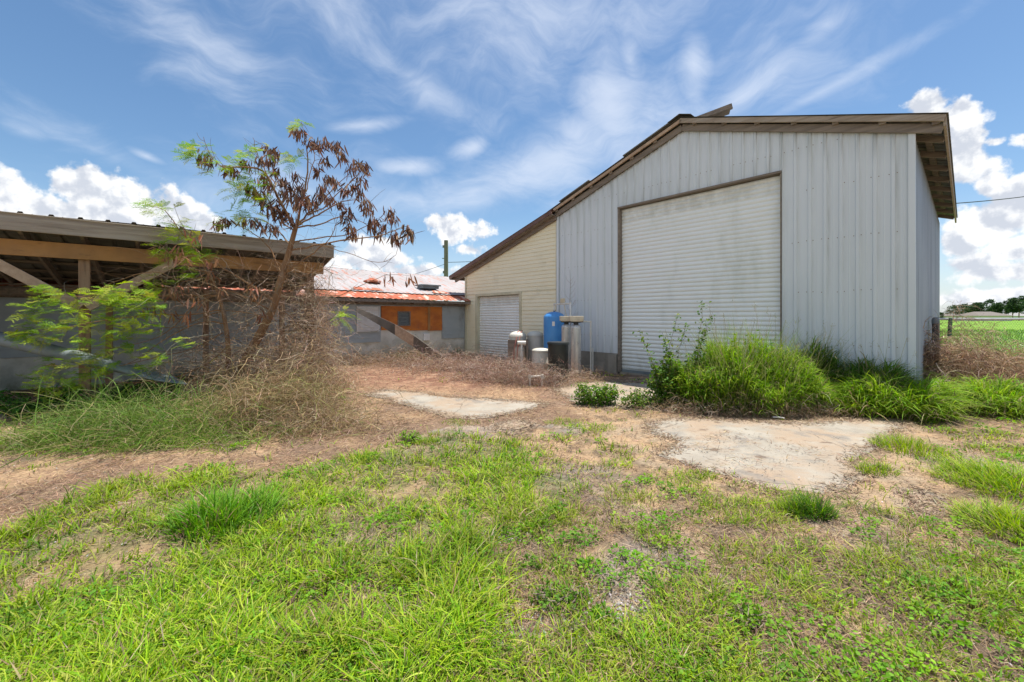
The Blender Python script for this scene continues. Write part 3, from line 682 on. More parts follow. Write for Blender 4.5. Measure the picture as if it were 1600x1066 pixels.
for x in np.arange(CX0 + .1, CX1, .64):
    m = MB(); m.beam((x, -.32, zc(-.32) - .12), (x, 3.3, zc(3.3) - .12), .045, .13); m.build('rafter', M['wood_rake'], crf)
m = MB(); m.beam((CX0, -.385, 2.79), (CX1, -.385, 2.79), .035, .235); m.beam((CX0, -.40, 2.915), (CX1 + .03, -.40, 2.915), .03, .02); m.build('fascia_board', M['wood_grey'], crf, bevel=.004)
m = MB(); m.beam((CX1 - .01, -.36, 2.80), (CX1 - .01, 3.3, zc(3.3) - .11), .03, .2); m.build('end_board', M['wood_rake'], crf)
m = MB(); m.beam((CX0, -.07, 2.47), (CX1 - .12, -.07, 2.47), .045, .235); m.build('beam', M['wood_brown'], cport, bevel=.005)
m = MB(); m.beam((CX0, 2.9, 1.98), (CX1 - .12, 2.9, 1.98), .045, .24); m.build('beam', M['wood_rake'], cport)
for x, y, w_, top in ((-3.28, 0, .13, 2.35), (0, 0, .13, 2.585), (3.30, .02, .14, 2.585), (-3.1, 2.75, .11, 2.1), (-1.6, 2.75, .11, 2.1), (0.05, 2.75, .11, 2.1), (1.7, 2.75, .11, 2.1), (3.3, 2.75, .11, 2.1), (-1.75, 1.1, .11, 2.45)):
    m = MB(); m.box(-w_ / 2, w_ / 2, -w_ / 2 + .04, w_ / 2 + .04, -.1, top)
    o = m.build('post', M['wood_post'], cport, bevel=.006, loc=(x, y, 0)); o.rotation_euler = (R(random.uniform(-.6, .6)), R(random.uniform(-.6, .6)), 0)
for xa, sg in ((0, -1), (0, 1), (-3.28, 1)):
    m = MB(); m.beam((xa + sg * .03, -.075 - .001 * sg, 1.60), (xa + sg * 1.12, -.115 - .001 * sg, 2.40), .04, .14); m.build('brace', M['wood_brace'], cport, bevel=.004)
m = MB(); m.box(3.0, 3.35, .08, .3, 2.25, 2.42); m.beam((3.3, .1, 2.2), (3.9, 1.6, 1.7), .05, .09); m.beam((3.32, -.05, 2.35), (3.55, .9, 1.75), .04, .1); m.build('broken_brace', M['wood_rake'], cport)

# ------------------------------------------------------------------ grey duct leaning in the left weeds
m = MB(); A_ = W(-260, 466, 6.25); B_ = W(292, 600, 6.3); n = 16; prv = None
k = 14
base = 0
for i in range(n + 1):
    f = i / n; c = A_ + (B_ - A_) * f; t_ = (B_ - A_).normalized(); a = t_.cross(Vector((0, 0, 1))).normalized(); u = a.cross(t_)
    fl = max(0, (f - .72) / .28); ra = .105 * (1 + fl * .9); rb = .098 * (1 - .93 * fl) * (1 - .0 * f)
    for j in range(k):
        th = j * math.tau / k; m.v.append(tuple(c + a * math.cos(th) * ra * (1 - .8 * max(0, (f - .94) / .06)) + u * math.sin(th) * rb))
for i in range(n):
    for j in range(k): m.f.append([i * k + j, i * k + (j + 1) % k, (i + 1) * k + (j + 1) % k, (i + 1) * k + j]); m.m.append(0)
m.f.append(list(range(k))[::-1]); m.m.append(0); m.f.append([n * k + j for j in range(k)]); m.m.append(0)
o = m.build('metal_duct', M['galv'], smooth=True); tag(o, 'long grey metal tube with a flattened tip lying across the left weeds', 'metal tube')

# ------------------------------------------------------------------ WATER TREATMENT TANKS
def at_(px, py): x, y = G(px, py); return Vector((x, y, 0))
def dome(r_, z0, h, n=7): return [(r_ * math.cos(i / n * math.pi / 2 * .97), z0 + h * math.sin(i / n * math.pi / 2 * .97)) for i in range(n + 1)]
# blue pressure tank
p = at_(866, 578); t_ = thing('pressure_tank', 'tall bright blue pressure tank with domed top behind the black tub', 'tank', p)
m = MB(); r_ = .29; m.lathe([(.20, 0), (.22, .02), (.22, .28), (r_ * .9, .30), (r_, .38)] + dome(r_, 1.42, .17)[0:], n=40); m.build('vessel', M['blue'], t_, smooth=True)
m = MB(); m.lathe([(r_ + .003, .93), (r_ + .004, .94), (r_ + .004, .955), (r_ + .003, .965)], n=40); m.build('seam', M['blue'], t_, smooth=True)
m = MB(); m.lathe([(.03, 1.585), (.03, 1.63)], n=12); m.build('air_cap', M['blackpl'], t_)
m = MB(); a_ = R(-100); 
m.add([(r_ * math.cos(a_ + x * .12) * 1.012, r_ * math.sin(a_ + x * .12) * 1.012, z) for x, z in ((-1, 1.20), (1, 1.20), (1, 1.32), (-1, 1.32))], [(0, 1, 2, 3)]); m.build('label_plate', M['white'], t_)
# steel cylinders
def cyl(px, py, r_, h, label):
    p = at_(px, py); t = thing('filter_cylinder', label, 'tank', p, 0, 'steel filter cylinders with cream valve heads')
    m = MB(); m.lathe([(r_ * .9, 0), (r_, .02), (r_, h)] + dome(r_, h, r_ * .6), n=32); v = m.build('vessel', M['steel'], t, smooth=True)
    m = MB(); m.lathe([(r_ * .98, -.01), (r_ * 1.04, 0), (r_ * 1.04, .10), (r_ * 1.0, .105)], n=32); m.build('base_ring', M['blackpl'], t, smooth=True)
    zt_ = h + r_ * .6
    m = MB(); m.lathe([(.055, zt_ - .03), (.06, zt_ + .04), (.05, zt_ + .06)], n=20); m.box(-.10, .10, -.06, .08, zt_ + .04, zt_ + .085); m.box(.08, .17, -.035, .035, zt_ + .05, zt_ + .09); m.tube([(-.14, .02, zt_ + .065), (-.05, .02, zt_ + .065)], .02, 10)
    m.build('valve_body', M['blackpl'], t, bevel=.004)
    m = MB(); m.box(-.165, .165, -.12, .10, zt_ + .087, zt_ + .20); m.box(-.15, .15, -.126, -.11, zt_ + .07, zt_ + .16); m.build('valve_head', M['valve'], t, bevel=.018)
    return t
c1 = cyl(900, 589, .122, 1.19, 'nearer steel filter cylinder with cream valve head, right beside the black tub')
c2 = cyl(885, 585, .122, 1.19, 'second steel filter cylinder, half hidden between the blue tank and the nearer cylinder')
# black tub
p = at_(872, 596); t_ = thing('brine_tub', 'matt black round plastic tub with lid before the blue tank', 'tub', p)
m = MB(); m.lathe([(.20, 0), (.215, .02), (.232, .84)], n=36); m.build('body', M['blackpl'], t_, smooth=True)
m = MB(); m.lathe([(.245, .83), (.245, .87), (.235, .885), (.0005, .90)], n=36); m.build('lid', M['blackpl'], t_, smooth=True)
# white plastic tanks
def wtank(px, py, r_, h, dm, label, mt='tankwhite'):
    p = at_(px, py); t = thing('plastic_tank', label, 'tank', p, 0, 'old white plastic tanks by the annex door')
    m = MB(); m.lathe([(r_ * .97, 0), (r_, .03), (r_, h * .55), (r_ * 1.012, h * .56), (r_ * 1.012, h * .58), (r_, h * .59), (r_, h), (r_ * 1.05, h + .002), (r_ * 1.05, h + .03)], n=32); b = m.build('body', M[mt], t, smooth=True)
    m = MB(); m.lathe([(r_ * 1.05, h + .032)] + dome(r_ * 1.02, h + .034, dm), n=32); m.build('lid', M['tankwhite'], t, smooth=True)
    return t
wtank(845, 590, .205, .62, .05, 'short white plastic tank with flat lid right beside the black tub')
wtank(836, 572, .235, .87, .13, 'white domed plastic tank in the middle behind the short one')
t_ = wtank(809, 574, .24, .87, .13, 'leftmost white domed plastic tank, with red hoses and brown staining')
m = MB(); 
for k in range(2):
    x = -.12 + k * .09; m.tube([(x, -.27, .25), (x + .02, -.29, .55), (x + .08, -.27, .85), (x + .12, -.14, 1.02), (x + .16, .02, 1.05)], .014, 8)
m.build('hose', mk('faded_red_hose', (.42, .13, .10), (.5, .25, .2), rough=.6), t_, smooth=True)
m = MB(); m.box(-.28, -.25, -.27, .12, 0, .80); m.box(.25, .28, -.27, .12, 0, .80); m.box(-.25, .25, -.275, -.25, .62, .80); m.box(-.25, -.13, -.275, -.25, 0, .62); m.build('bracket', M['wood_rake'], t_, bevel=.004)
# PVC pipes
def pvc(name, pts, label, r_=.02, extra=None):
    p0 = Vector((pts[0][0], pts[0][1], 0)); m = MB()
    P_ = [Vector(p) - p0 for p in pts]
    for a, b_ in zip(P_, P_[1:]): m.tube([a, b_], r_, 12)
    for a in P_[1:-1]: 
        m.tube([a - Vector((0, 0, r_ * 1.7)), a + Vector((0, 0, r_ * 1.5))], r_ * 1.35, 12)
    if extra:
        for a, b_, rr in extra: m.tube([Vector(a) - p0, Vector(b_) - p0], rr, 12)
    o = m.build(name, M['pvc'], smooth=True, loc=p0); tag(o, label, 'pipe'); return o
a = at_(777 + 38, 590); a.x = W(815, 560, a.y).x
pvc('pvc_pipe', [(a.x, a.y, -.1), (a.x, a.y, .80)], 'white upright pipe stub with a cross valve before the leftmost tank', .022, [((a.x - .10, a.y, .83), (a.x + .10, a.y, .83), .045), ((a.x, a.y, .5), (a.x, a.y, .58), .035)])
a = at_(828, 604); b_ = at_(847, 604)
pvc('pvc_pipe', [(a.x, a.y, -.1), (a.x, a.y, .20), (b_.x, b_.y, .215), (b_.x, b_.y, -.1)], 'low white pipe loop rising from the brown litter', .024)
Yp = 10.6
pvc('pvc_pipe', [tuple(W(923, 590, Yp)), tuple(W(923, 503, Yp)), tuple(W(909, 502, Yp - .1)), tuple(W(900, 502, 10.2))], 'white downpipe to the right of the steel cylinders', .019, [(tuple(W(923, 524, Yp)), tuple(W(923, 519, Yp)), .03)])
pvc('pvc_pipe', [tuple(W(866, 486, 11.3)), tuple(W(866, 475.5, 11.3)), tuple(W(891, 474.5, 10.9)), tuple(W(891.5, 498, 10.6))], 'white pipe arch over the blue tank', .022)
p = W(879, 470, 11.1); m = MB(); m.box(-.06, .06, -.05, .05, -.055, .06); m.tube([(0, 0, -.05), (0, 0, -.10)], .012); m.tube([(.03, 0, -.05), (.06, 0, -.22), (.09, -.2, -.45), (.06, -.5, -.5)], .011)
o = m.build('pressure_switch', M['valve'], loc=p, bevel=.008); tag(o, 'small beige control box on the pipe arch above the blue tank', 'control box')
# white pole and block by the barn foundation
p = Bp(1.32, -.10); m = MB(); m.tube([(0, 0, -.05), (0, 0, .60)], .02, 10); o = m.build('pvc_stub', M['pvc'], loc=p); tag(o, 'short white conduit against the barn foundation left of the tall door', 'pipe')

# ------------------------------------------------------------------ UTILITY POLE, WIRES
pp = W(697, 495, 34); pp.z = 0
up = thing('utility_pole', 'weathered grey utility pole beyond the old shed roof', 'utility pole', pp)
m = MB(); m.tube([(0, 0, -.5), (0, 0, 7.7)], [.2, .165], 12); m.build('pole', M['pole'], up, smooth=True)
for z0, z1, x0, x1 in ((7.1, 7.3, -.28, -.16), (6.2, 6.26, -.32, -.17), (5.0, 5.2, -.26, -.17)):
    m = MB(); m.box(x0, x1, -.05, .05, z0, z1); m.build('bracket', M['galv'], up)
def wire(name, p, q_, sag, r_, label):
    m = MB(); m.tube([Vector(p).lerp(Vector(q_), i / 24) + Vector((0, 0, -4 * sag * (i / 24) * (1 - i / 24))) for i in range(25)], r_, 6)
    o = m.build(name, M['wire']); tag(o, label, 'cable')
wire('power_cable', pp + Vector((0, 0, 5.9)), W(1010, 360, 60), 1.0, .022, 'thin cable running right from the pole behind the barn')
wire('power_cable', pp + Vector((0, 0, 5.8)), W(420, 470, 30), .5, .016, 'thin cable running left from the pole behind the old shed')
wire('power_cable', W(1460, 320, 16), W(1760, 276, 24), .25, .018, 'thin dark cable crossing the clouds right of the barn eave')

# ------------------------------------------------------------------ vegetation helpers
def unit(a): return a / (np.linalg.norm(a, axis=-1, keepdims=True) + 1e-9)
def pick(cols, n, jit=.12, wts=None):
    c = np.array(cols)[rng.choice(len(cols), n, p=wts)]
    return np.clip(c * (1 + rng.normal(0, jit, (n, 1))) * (1 + rng.normal(0, jit * .35, (n, 3))), .005, .9)
def blade_arrays(base, h, w, ang, lean, K=4, droop=.0, cols=None):
    """base (N,3); ang = heading of the lean; lean 0..1.5; returns ribbons arguments"""
    N = len(base); t = np.linspace(0, 1, K)[None, :, None]
    d = np.stack([np.cos(ang), np.sin(ang), np.zeros(N)], 1)[:, None, :]
    L = lean[:, None, None]; H = h[:, None, None]; dr = (droop if np.ndim(droop) else np.full(N, droop))[:, None, None]
    P_ = base[:, None, :] + d * H * L * (t ** 1.6) * .8 + np.array([0, 0, 1.])[None, None] * H * (t * np.sqrt(np.clip(1 - (.45 * L) ** 2, .15, 1)) - dr * t ** 2.4)
    P_[..., 2] = np.maximum(P_[..., 2], base[:, None, 2] - .002)
    Wd = w[:, None] * np.clip((1 - t[..., 0]) ** .6 * 1.05, .04, 1) * np.ones((N, 1))
    sa = ang + np.pi / 2 + rng.normal(0, .5, N); side = np.stack([np.cos(sa), np.sin(sa), rng.normal(0, .15, N)], 1)
    if cols is not None:
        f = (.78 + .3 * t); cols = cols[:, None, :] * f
    return P_, Wd, unit(side), cols
GREENS = [(.12, .26, .012), (.25, .40, .012), (.31, .44, .016), (.17, .33, .010), (.36, .46, .03), (.38, .42, .07)]
DARKG = [(.05, .13, .015), (.07, .17, .02), (.10, .21, .02), (.04, .10, .015)]
STRAW = [(.44, .31, .18), (.35, .235, .135), (.27, .18, .11), (.50, .38, .25), (.20, .13, .09)]
REDB = [(.25, .155, .10), (.33, .21, .14), (.16, .10, .07), (.40, .28, .19)]
PALEB = [(.46, .335, .225), (.36, .25, .165), (.28, .185, .12), (.54, .43, .32), (.18, .115, .07)]
def gzp(x, y):
    z = gz(x, y); return z
def slabmask(x, y):
    m_ = np.zeros(x.shape, bool)
    for pl in SLW.values(): m_ |= inpoly(x, y, pl)
    return m_

def sample_ground(n, y0, y1, k=1.25, pad=1.12):
    u = rng.random(n); a = 1 - k; y = (y0 ** a + u * (y1 ** a - y0 ** a)) ** (1 / a) if abs(a) > 1e-3 else y0 * (y1 / y0) ** u
    x = (rng.random(n) * 2 - 1) * y * 1.235 * pad
    return x, y
# --- lawn grass (clumps of blades)
def barn_in(x, y, pad=0.):
    dx = x - FO.x; dy = y - FO.y; s_ = dx * .6743 - dy * .7386; d = dx * .7386 + dy * .6743
    return (d > -pad) & (s_ > -4.7 - pad) & (s_ < 7.6 + pad) | (s_ < -4.4 + pad)
def lawn():
    x, y = sample_ground(46000, 1.15, 13.0, 1.45)
    l, b_, r_ = masks(x, y)
    nA = fbm(x * 1.1, y * 1.1, 41); nB = fbm(x * 3.3, y * 3.3, 43); nC = fbm(x * .45, y * .45, 47)
    dens = .06 + st(nA * .45 + nB * .55, .45, .62) * .94
    dens = dens * (.50 + .35 * nC)
    dens = np.maximum(dens, l * (.13 + .60 * st(nB * .65 + nA * .35, .40, .57)))
    dens = dens * (1 - .96 * b_) * (1 - .90 * r_)
    dens = dens * np.where(y > 7.4, .5, 1)
    for gxp, gyp in GREYPATCH: dens = dens * np.clip(((x - gxp) ** 2 * 2 + (y - gyp) ** 2 * 9) / .10, .1, 1)
    c0 = G(225, 850); dens = dens * np.clip((((x - c0[0]) * .9) ** 2 + ((y - c0[1]) * 2.2) ** 2) / .25, .04, 1)
    dens[slabmask(x, y)] = 0; dens[barn_in(x, y, .05)] = 0
    keep = rng.random(len(x)) < dens
    x, y, l, nA, nB, nC = x[keep], y[keep], l[keep], nA[keep], nB[keep], nC[keep]
    nb = rng.integers(4, 11, len(x)); idx = np.repeat(np.arange(len(x)), nb); N = len(idx)
    cs_ = .035 + .02 * rng.random(N) + .012 * y[idx] / 3
    ang = rng.random(N) * math.tau; rr = np.abs(rng.normal(0, 1, N)) * cs_
    bx = x[idx] + np.cos(ang) * rr; by = y[idx] + np.sin(ang) * rr
    h = (.035 + .055 * rng.random(N)) * (1 + l[idx] * (.25 + .7 * st(nC[idx], .3, .7))) * (.5 + 1.0 * nB[idx])
    w = np.maximum(.0068, .0021 * by) * (.5 + .85 * rng.random(N)) * (1 + .25 * l[idx])
    clr = pick(GREENS, len(x), .14)[idx] * (1 + rng.normal(0, .12, (N, 1)))
    tone = st(nA[idx], .35, .65)[:, None]; clr = clr * (.82 + .3 * tone)
    dead = rng.random(N) < .10 + .10 * (1 - l[idx]); clr[dead] = pick(STRAW, int(dead.sum()), .15)
    base = np.stack([bx, by, gzp(bx, by) - .004], 1)
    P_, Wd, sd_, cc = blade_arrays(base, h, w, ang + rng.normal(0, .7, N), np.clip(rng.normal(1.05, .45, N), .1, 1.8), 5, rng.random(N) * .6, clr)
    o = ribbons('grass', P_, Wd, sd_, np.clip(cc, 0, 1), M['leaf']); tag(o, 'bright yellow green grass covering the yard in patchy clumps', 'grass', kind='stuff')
    print('lawn', N)
lawn()
# --- straw and litter lying on the soil
def litter():
    x, y = sample_ground(260000, 1.15, 14, 1.45)
    l, b_, r_ = masks(x, y); n = fbm(x * 2, y * 2, 51)
    pr = .35 + .65 * st(n, .35, .6); pr = pr * (1 - .5 * r_) * (1 - .35 * l); pr = pr * np.where(slabmask(x, y), .03 + .5 * st(fbm(x * 2.2, y * 2.2, 71), .52, .62), 1); pr[barn_in(x, y)] = 0
    k = rng.random(len(x)) < pr; x, y, b_, l, r_ = x[k], y[k], b_[k], l[k], r_[k]; N = len(x)
    ang = rng.random(N) * math.tau; L = (.02 + .07 * rng.random(N) ** 2) * (1 + .25 * b_) + .002 * y
    q_ = np.exp(-(((x + 1.2) / 3.4) ** 2 + ((y - 10.6) / 2.4) ** 2)); red_ = rng.random(N) < np.clip(q_ * 1.5 + b_ * .35, 0, .95)
    clr = pick(STRAW + [(.24, .18, .14), (.17, .12, .09)], N, .2) * .95; clr[red_] = pick(REDB, int(red_.sum()), .2)
    base = np.stack([x, y, gzp(x, y) + .002 + .012 * rng.random(N)], 1)
    d = np.stack([np.cos(ang), np.sin(ang), np.clip(rng.normal(.05, .22, N), -.05, .8)], 1)
    t = np.linspace(0, 1, 3)[None, :, None]; cv = np.stack([-np.sin(ang), np.cos(ang), np.zeros(N)], 1) * rng.normal(0, .25, (N, 1))
    P_ = base[:, None] + d[:, None] * L[:, None, None] * t + cv[:, None] * L[:, None, None] * (t * (1 - t)) * 2
    Wd = (np.maximum(.0026, .00105 * y) * (.6 + .8 * rng.random(N)))[:, None] * np.array([[1, .9, .3]])
    sd_ = unit(np.stack([-np.sin(ang), np.cos(ang), rng.normal(0, .5, N)], 1))
    o = ribbons('straw_litter', P_, Wd, sd_, clr, M['dry'], smooth=False); tag(o, 'dry tan straw and brown stems strewn over the soil', 'straw', kind='stuff')
    print('litter', N)
litter()
def edge_debris():
    pts = []
    for k, pl in SLW.items():
        for i in range(len(pl)):
            a = np.array(pl[i]); b_ = np.array(pl[(i + 1) % len(pl)]); L = np.linalg.norm(b_ - a); n = int(L * 480); t = rng.random(n)[:, None]
            pts.append(a + (b_ - a) * t + rng.normal(0, .075, (n, 2)) + (fbm(a[0] + t[:, 0] * L * 2, a[1] + t[:, 0], 5)[:, None] - .5) * .25)
    p = np.concatenate(pts); N = len(p); ang = rng.random(N) * math.tau; L = .02 + .06 * rng.random(N)
    d = np.stack([np.cos(ang), np.sin(ang), rng.random(N) * .25], 1); t = np.linspace(0, 1, 3)[None, :, None]
    P_ = np.stack([p[:, 0], p[:, 1], .002 + .01 * rng.random(N)], 1)[:, None] + d[:, None] * L[:, None, None] * t
    w = (.0075 * (.5 + rng.random(N)))[:, None] * np.array([[1, .9, .3]])
    o = ribbons('soil_debris', P_, w, unit(np.stack([-np.sin(ang), np.cos(ang), rng.normal(0, .3, N)], 1)), pick([(.34, .25, .17), (.27, .195, .13), (.40, .31, .21), (.19, .13, .09)], N, .15), M['dry'], smooth=False); tag(o, 'crumbs of soil and dead stems along the rims of the concrete patches', 'debris', kind='stuff')
edge_debris()
# --- leaves: small ovate cards bent along the middle
LS = np.array([.12, .85, 1, .62, .05])
def leaf_arrays(c, size, dirs, cols, asp=.55, bend=.15):
    N = len(c); t = np.linspace(0, 1, 5)[None, :, None]
    up = rng.normal(0, 1, (N, 3)); up[:, 2] += 1.6; side = unit(np.cross(dirs, unit(up))); nrm = np.cross(side, dirs)
    P_ = c[:, None] + dirs[:, None] * size[:, None, None] * t + nrm[:, None] * (size[:, None, None] * bend * -(t ** 2))
    return P_, size[:, None] * asp * LS[None], side, cols
def rdir(n, upb=0.): 
    d = rng.normal(0, 1, (n, 3)); d[:, 2] = d[:, 2] * .6 + upb; return unit(d)
def ground_weeds():
    x, y = sample_ground(1250, 1.2, 10, 1.3)
    l, b_, r_ = masks(x, y); n = fbm(x * 1.2, y * 1.2, 61)
    pr = st(n, .42, .62) * (1 - .97 * b_) * (1 - .95 * r_); pr[slabmask(x, y) | barn_in(x, y, .1)] = 0
    k = rng.random(len(x)) < pr; x, y = x[k], y[k]
    nb = rng.integers(14, 60, len(x)); idx = np.repeat(np.arange(len(x)), nb); N = len(idx)
    R_ = (.04 + .07 * rng.random(len(x)))[idx]; ang = rng.random(N) * math.tau; rr = R_ * np.sqrt(rng.random(N))
    bx = x[idx] + np.cos(ang) * rr; by = y[idx] + np.sin(ang) * rr
    c = np.stack([bx, by, gzp(bx, by) + .015 + (R_ - rr) * .75 * rng.random(N) + .01], 1)
    clr = pick([(.16, .33, .015), (.22, .38, .02), (.12, .27, .02)], len(x), .12)[idx] * (1 + rng.normal(0, .1, (N, 1)))
    d = unit(np.stack([np.cos(ang) + rng.normal(0, .5, N), np.sin(ang) + rng.normal(0, .5, N), rng.normal(.25, .3, N)], 1))
    o = ribbons('ground_weeds', *leaf_arrays(c, (.011 + .011 * rng.random(N)) * (1 + .10 * by), d, clr, .62), M['leaf']); tag(o, 'small broad leaved weeds growing low among the grass', 'weeds', kind='stuff')
ground_weeds()
def gravel():
    N = 5200; gi_ = rng.integers(0, 4, N); gp = np.array(GREYPATCH)[gi_]; sx = np.array([.34, .12, .25, .20])[gi_]
    x = gp[:, 0] + rng.normal(0, 1, N) * sx; y = gp[:, 1] + rng.normal(0, 1, N) * sx * .38
    ex = rng.random(N) < .35; xe, ye = sample_ground(N, 1.3, 8, 1.3); x[ex] = xe[ex]; y[ex] = ye[ex]
    s_ = .003 + .007 * rng.random(N) ** 2
    v = np.array([(1, 0, 0), (-1, 0, 0), (0, 1, 0), (0, -1, 0), (0, 0, .7), (0, 0, -.7)], float)
    V = np.stack([x, y, gzp(x, y) + s_ * .25], 1)[:, None] + (v[None] + rng.normal(0, .28, (N, 6, 3))) * s_[:, None, None]
    f = np.array([(0, 2, 4), (2, 1, 4), (1, 3, 4), (3, 0, 4), (2, 0, 5), (1, 2, 5), (3, 1, 5), (0, 3, 5)])
    Q = (np.arange(N)[:, None, None] * 6 + f[None]).reshape(-1, 3)
    C = np.repeat(pick([(.55, .53, .50), (.38, .36, .34), (.66, .64, .60), (.26, .24, .22)], N, .1), 6, 0)
    o = rawmesh('gravel', V.reshape(-1, 3), Q, C, M['dry'], smooth=False); tag(o, 'pale grey and white gravel chips showing through bare patches', 'gravel', kind='stuff')
gravel()

# --- individual clumps
def clump(name, label, cat, cx, cy, rx, ry, h, n, greens, lean=.8, w=.009, droop=.25, group=None, heads=0, dry=.06, rot=0., parent=None, cone=True, mat='leaf', hj=.35, kind=None):
    th = rng.random(n) * math.tau; rr = np.sqrt(rng.random(n))
    ux = np.cos(th) * rr; uy = np.sin(th) * rr
    X = ux * rx; Y = uy * ry; c_, s_ = math.cos(rot), math.sin(rot)
    bx = cx + X * c_ - Y * s_; by = cy + X * s_ + Y * c_
    hh = h * (1 - hj + hj * 2 * rng.random(n) * .75) * (1 - .45 * rr ** 2 * cone)
    hn = vnoise(bx * 5 + cx, by * 5 + cy, 77) * .6 + vnoise(bx * 14, by * 14, 79) * .4; hh = hh * (.45 + 1.1 * hn)
    ang = np.arctan2(by - cy, bx - cx) + rng.normal(0, 1.1, n) + (vnoise(bx * 3, by * 3, 81) - .5) * 3; ln = np.clip(rng.normal(lean, .3, n) * (.45 + .75 * rr), .05, 1.7)
    clr = pick(greens, n, .14); dd = rng.random(n) < dry; clr[dd] = pick(STRAW, int(dd.sum()), .15)
    base = np.stack([bx, by, gzp(bx, by) - .01], 1)
    A_ = blade_arrays(base, hh, w * (.6 + .7 * rng.random(n)), ang, ln, 6, droop * (.4 + rng.random(n)), clr)
    loc = (cx, cy, 0)
    if parent is None and heads:
        t_ = thing(name, label, cat, loc, 0, group); par = t_
        ribbons('blades', *A_, M[mat], par, loc).location = (0, 0, 0)
        m_ = heads; b2 = np.stack([cx + rng.normal(0, rx * .55, m_), cy + rng.normal(0, ry * .55, m_), np.zeros(m_)], 1); H2 = h * (1.15 + .35 * rng.random(m_))
        t = np.linspace(0, 1, 6)[None, :, None]; a2 = rng.random(m_) * math.tau
        d = np.stack([np.cos(a2) * .14, np.sin(a2) * .14, np.ones(m_)], 1)
        P1 = b2[:, None] + d[:, None] * H2[:, None, None] * t; P1[..., :2] += (np.stack([np.cos(a2), np.sin(a2)], 1)[:, None] * (.08 * t ** 3))
        tips = P1[:, -1]; k = 9; tt = np.repeat(tips, k, 0); off = rdir(len(tt), .4) * (.03 + .05 * rng.random((len(tt), 1))); st_ = tt - np.array([0, 0, .10]) * rng.random((len(tt), 1))
        P2 = np.stack([st_ + off * f for f in np.linspace(0, 1, 6)], 1)
        PP = np.concatenate([P1, P2]); WW = np.concatenate([np.full((m_, 6), .004), np.full((len(tt), 6), .0035)]); n2 = len(PP)
        ribbons('seed_heads', PP, WW, unit(rng.normal(0, 1, (n2, 3)) * [1, 1, .1]), pick([(.36, .33, .14), (.25, .28, .09), (.42, .34, .20)], n2, .12), M['dry'], par, loc).location = (0, 0, 0)
        return t_
    o = ribbons(name, *A_, M[mat], None, loc); return tag(o, label, cat, group, kind)
def cat(*A):
    K = max(a[0].shape[1] for a in A); out = []
    for a in A:
        a = list(a)
        if a[3].ndim == 2: a[3] = np.repeat(a[3][:, None], a[0].shape[1], 1)
        out.append(a)
    return [np.concatenate([a[i] for a in out]) for i in range(4)]
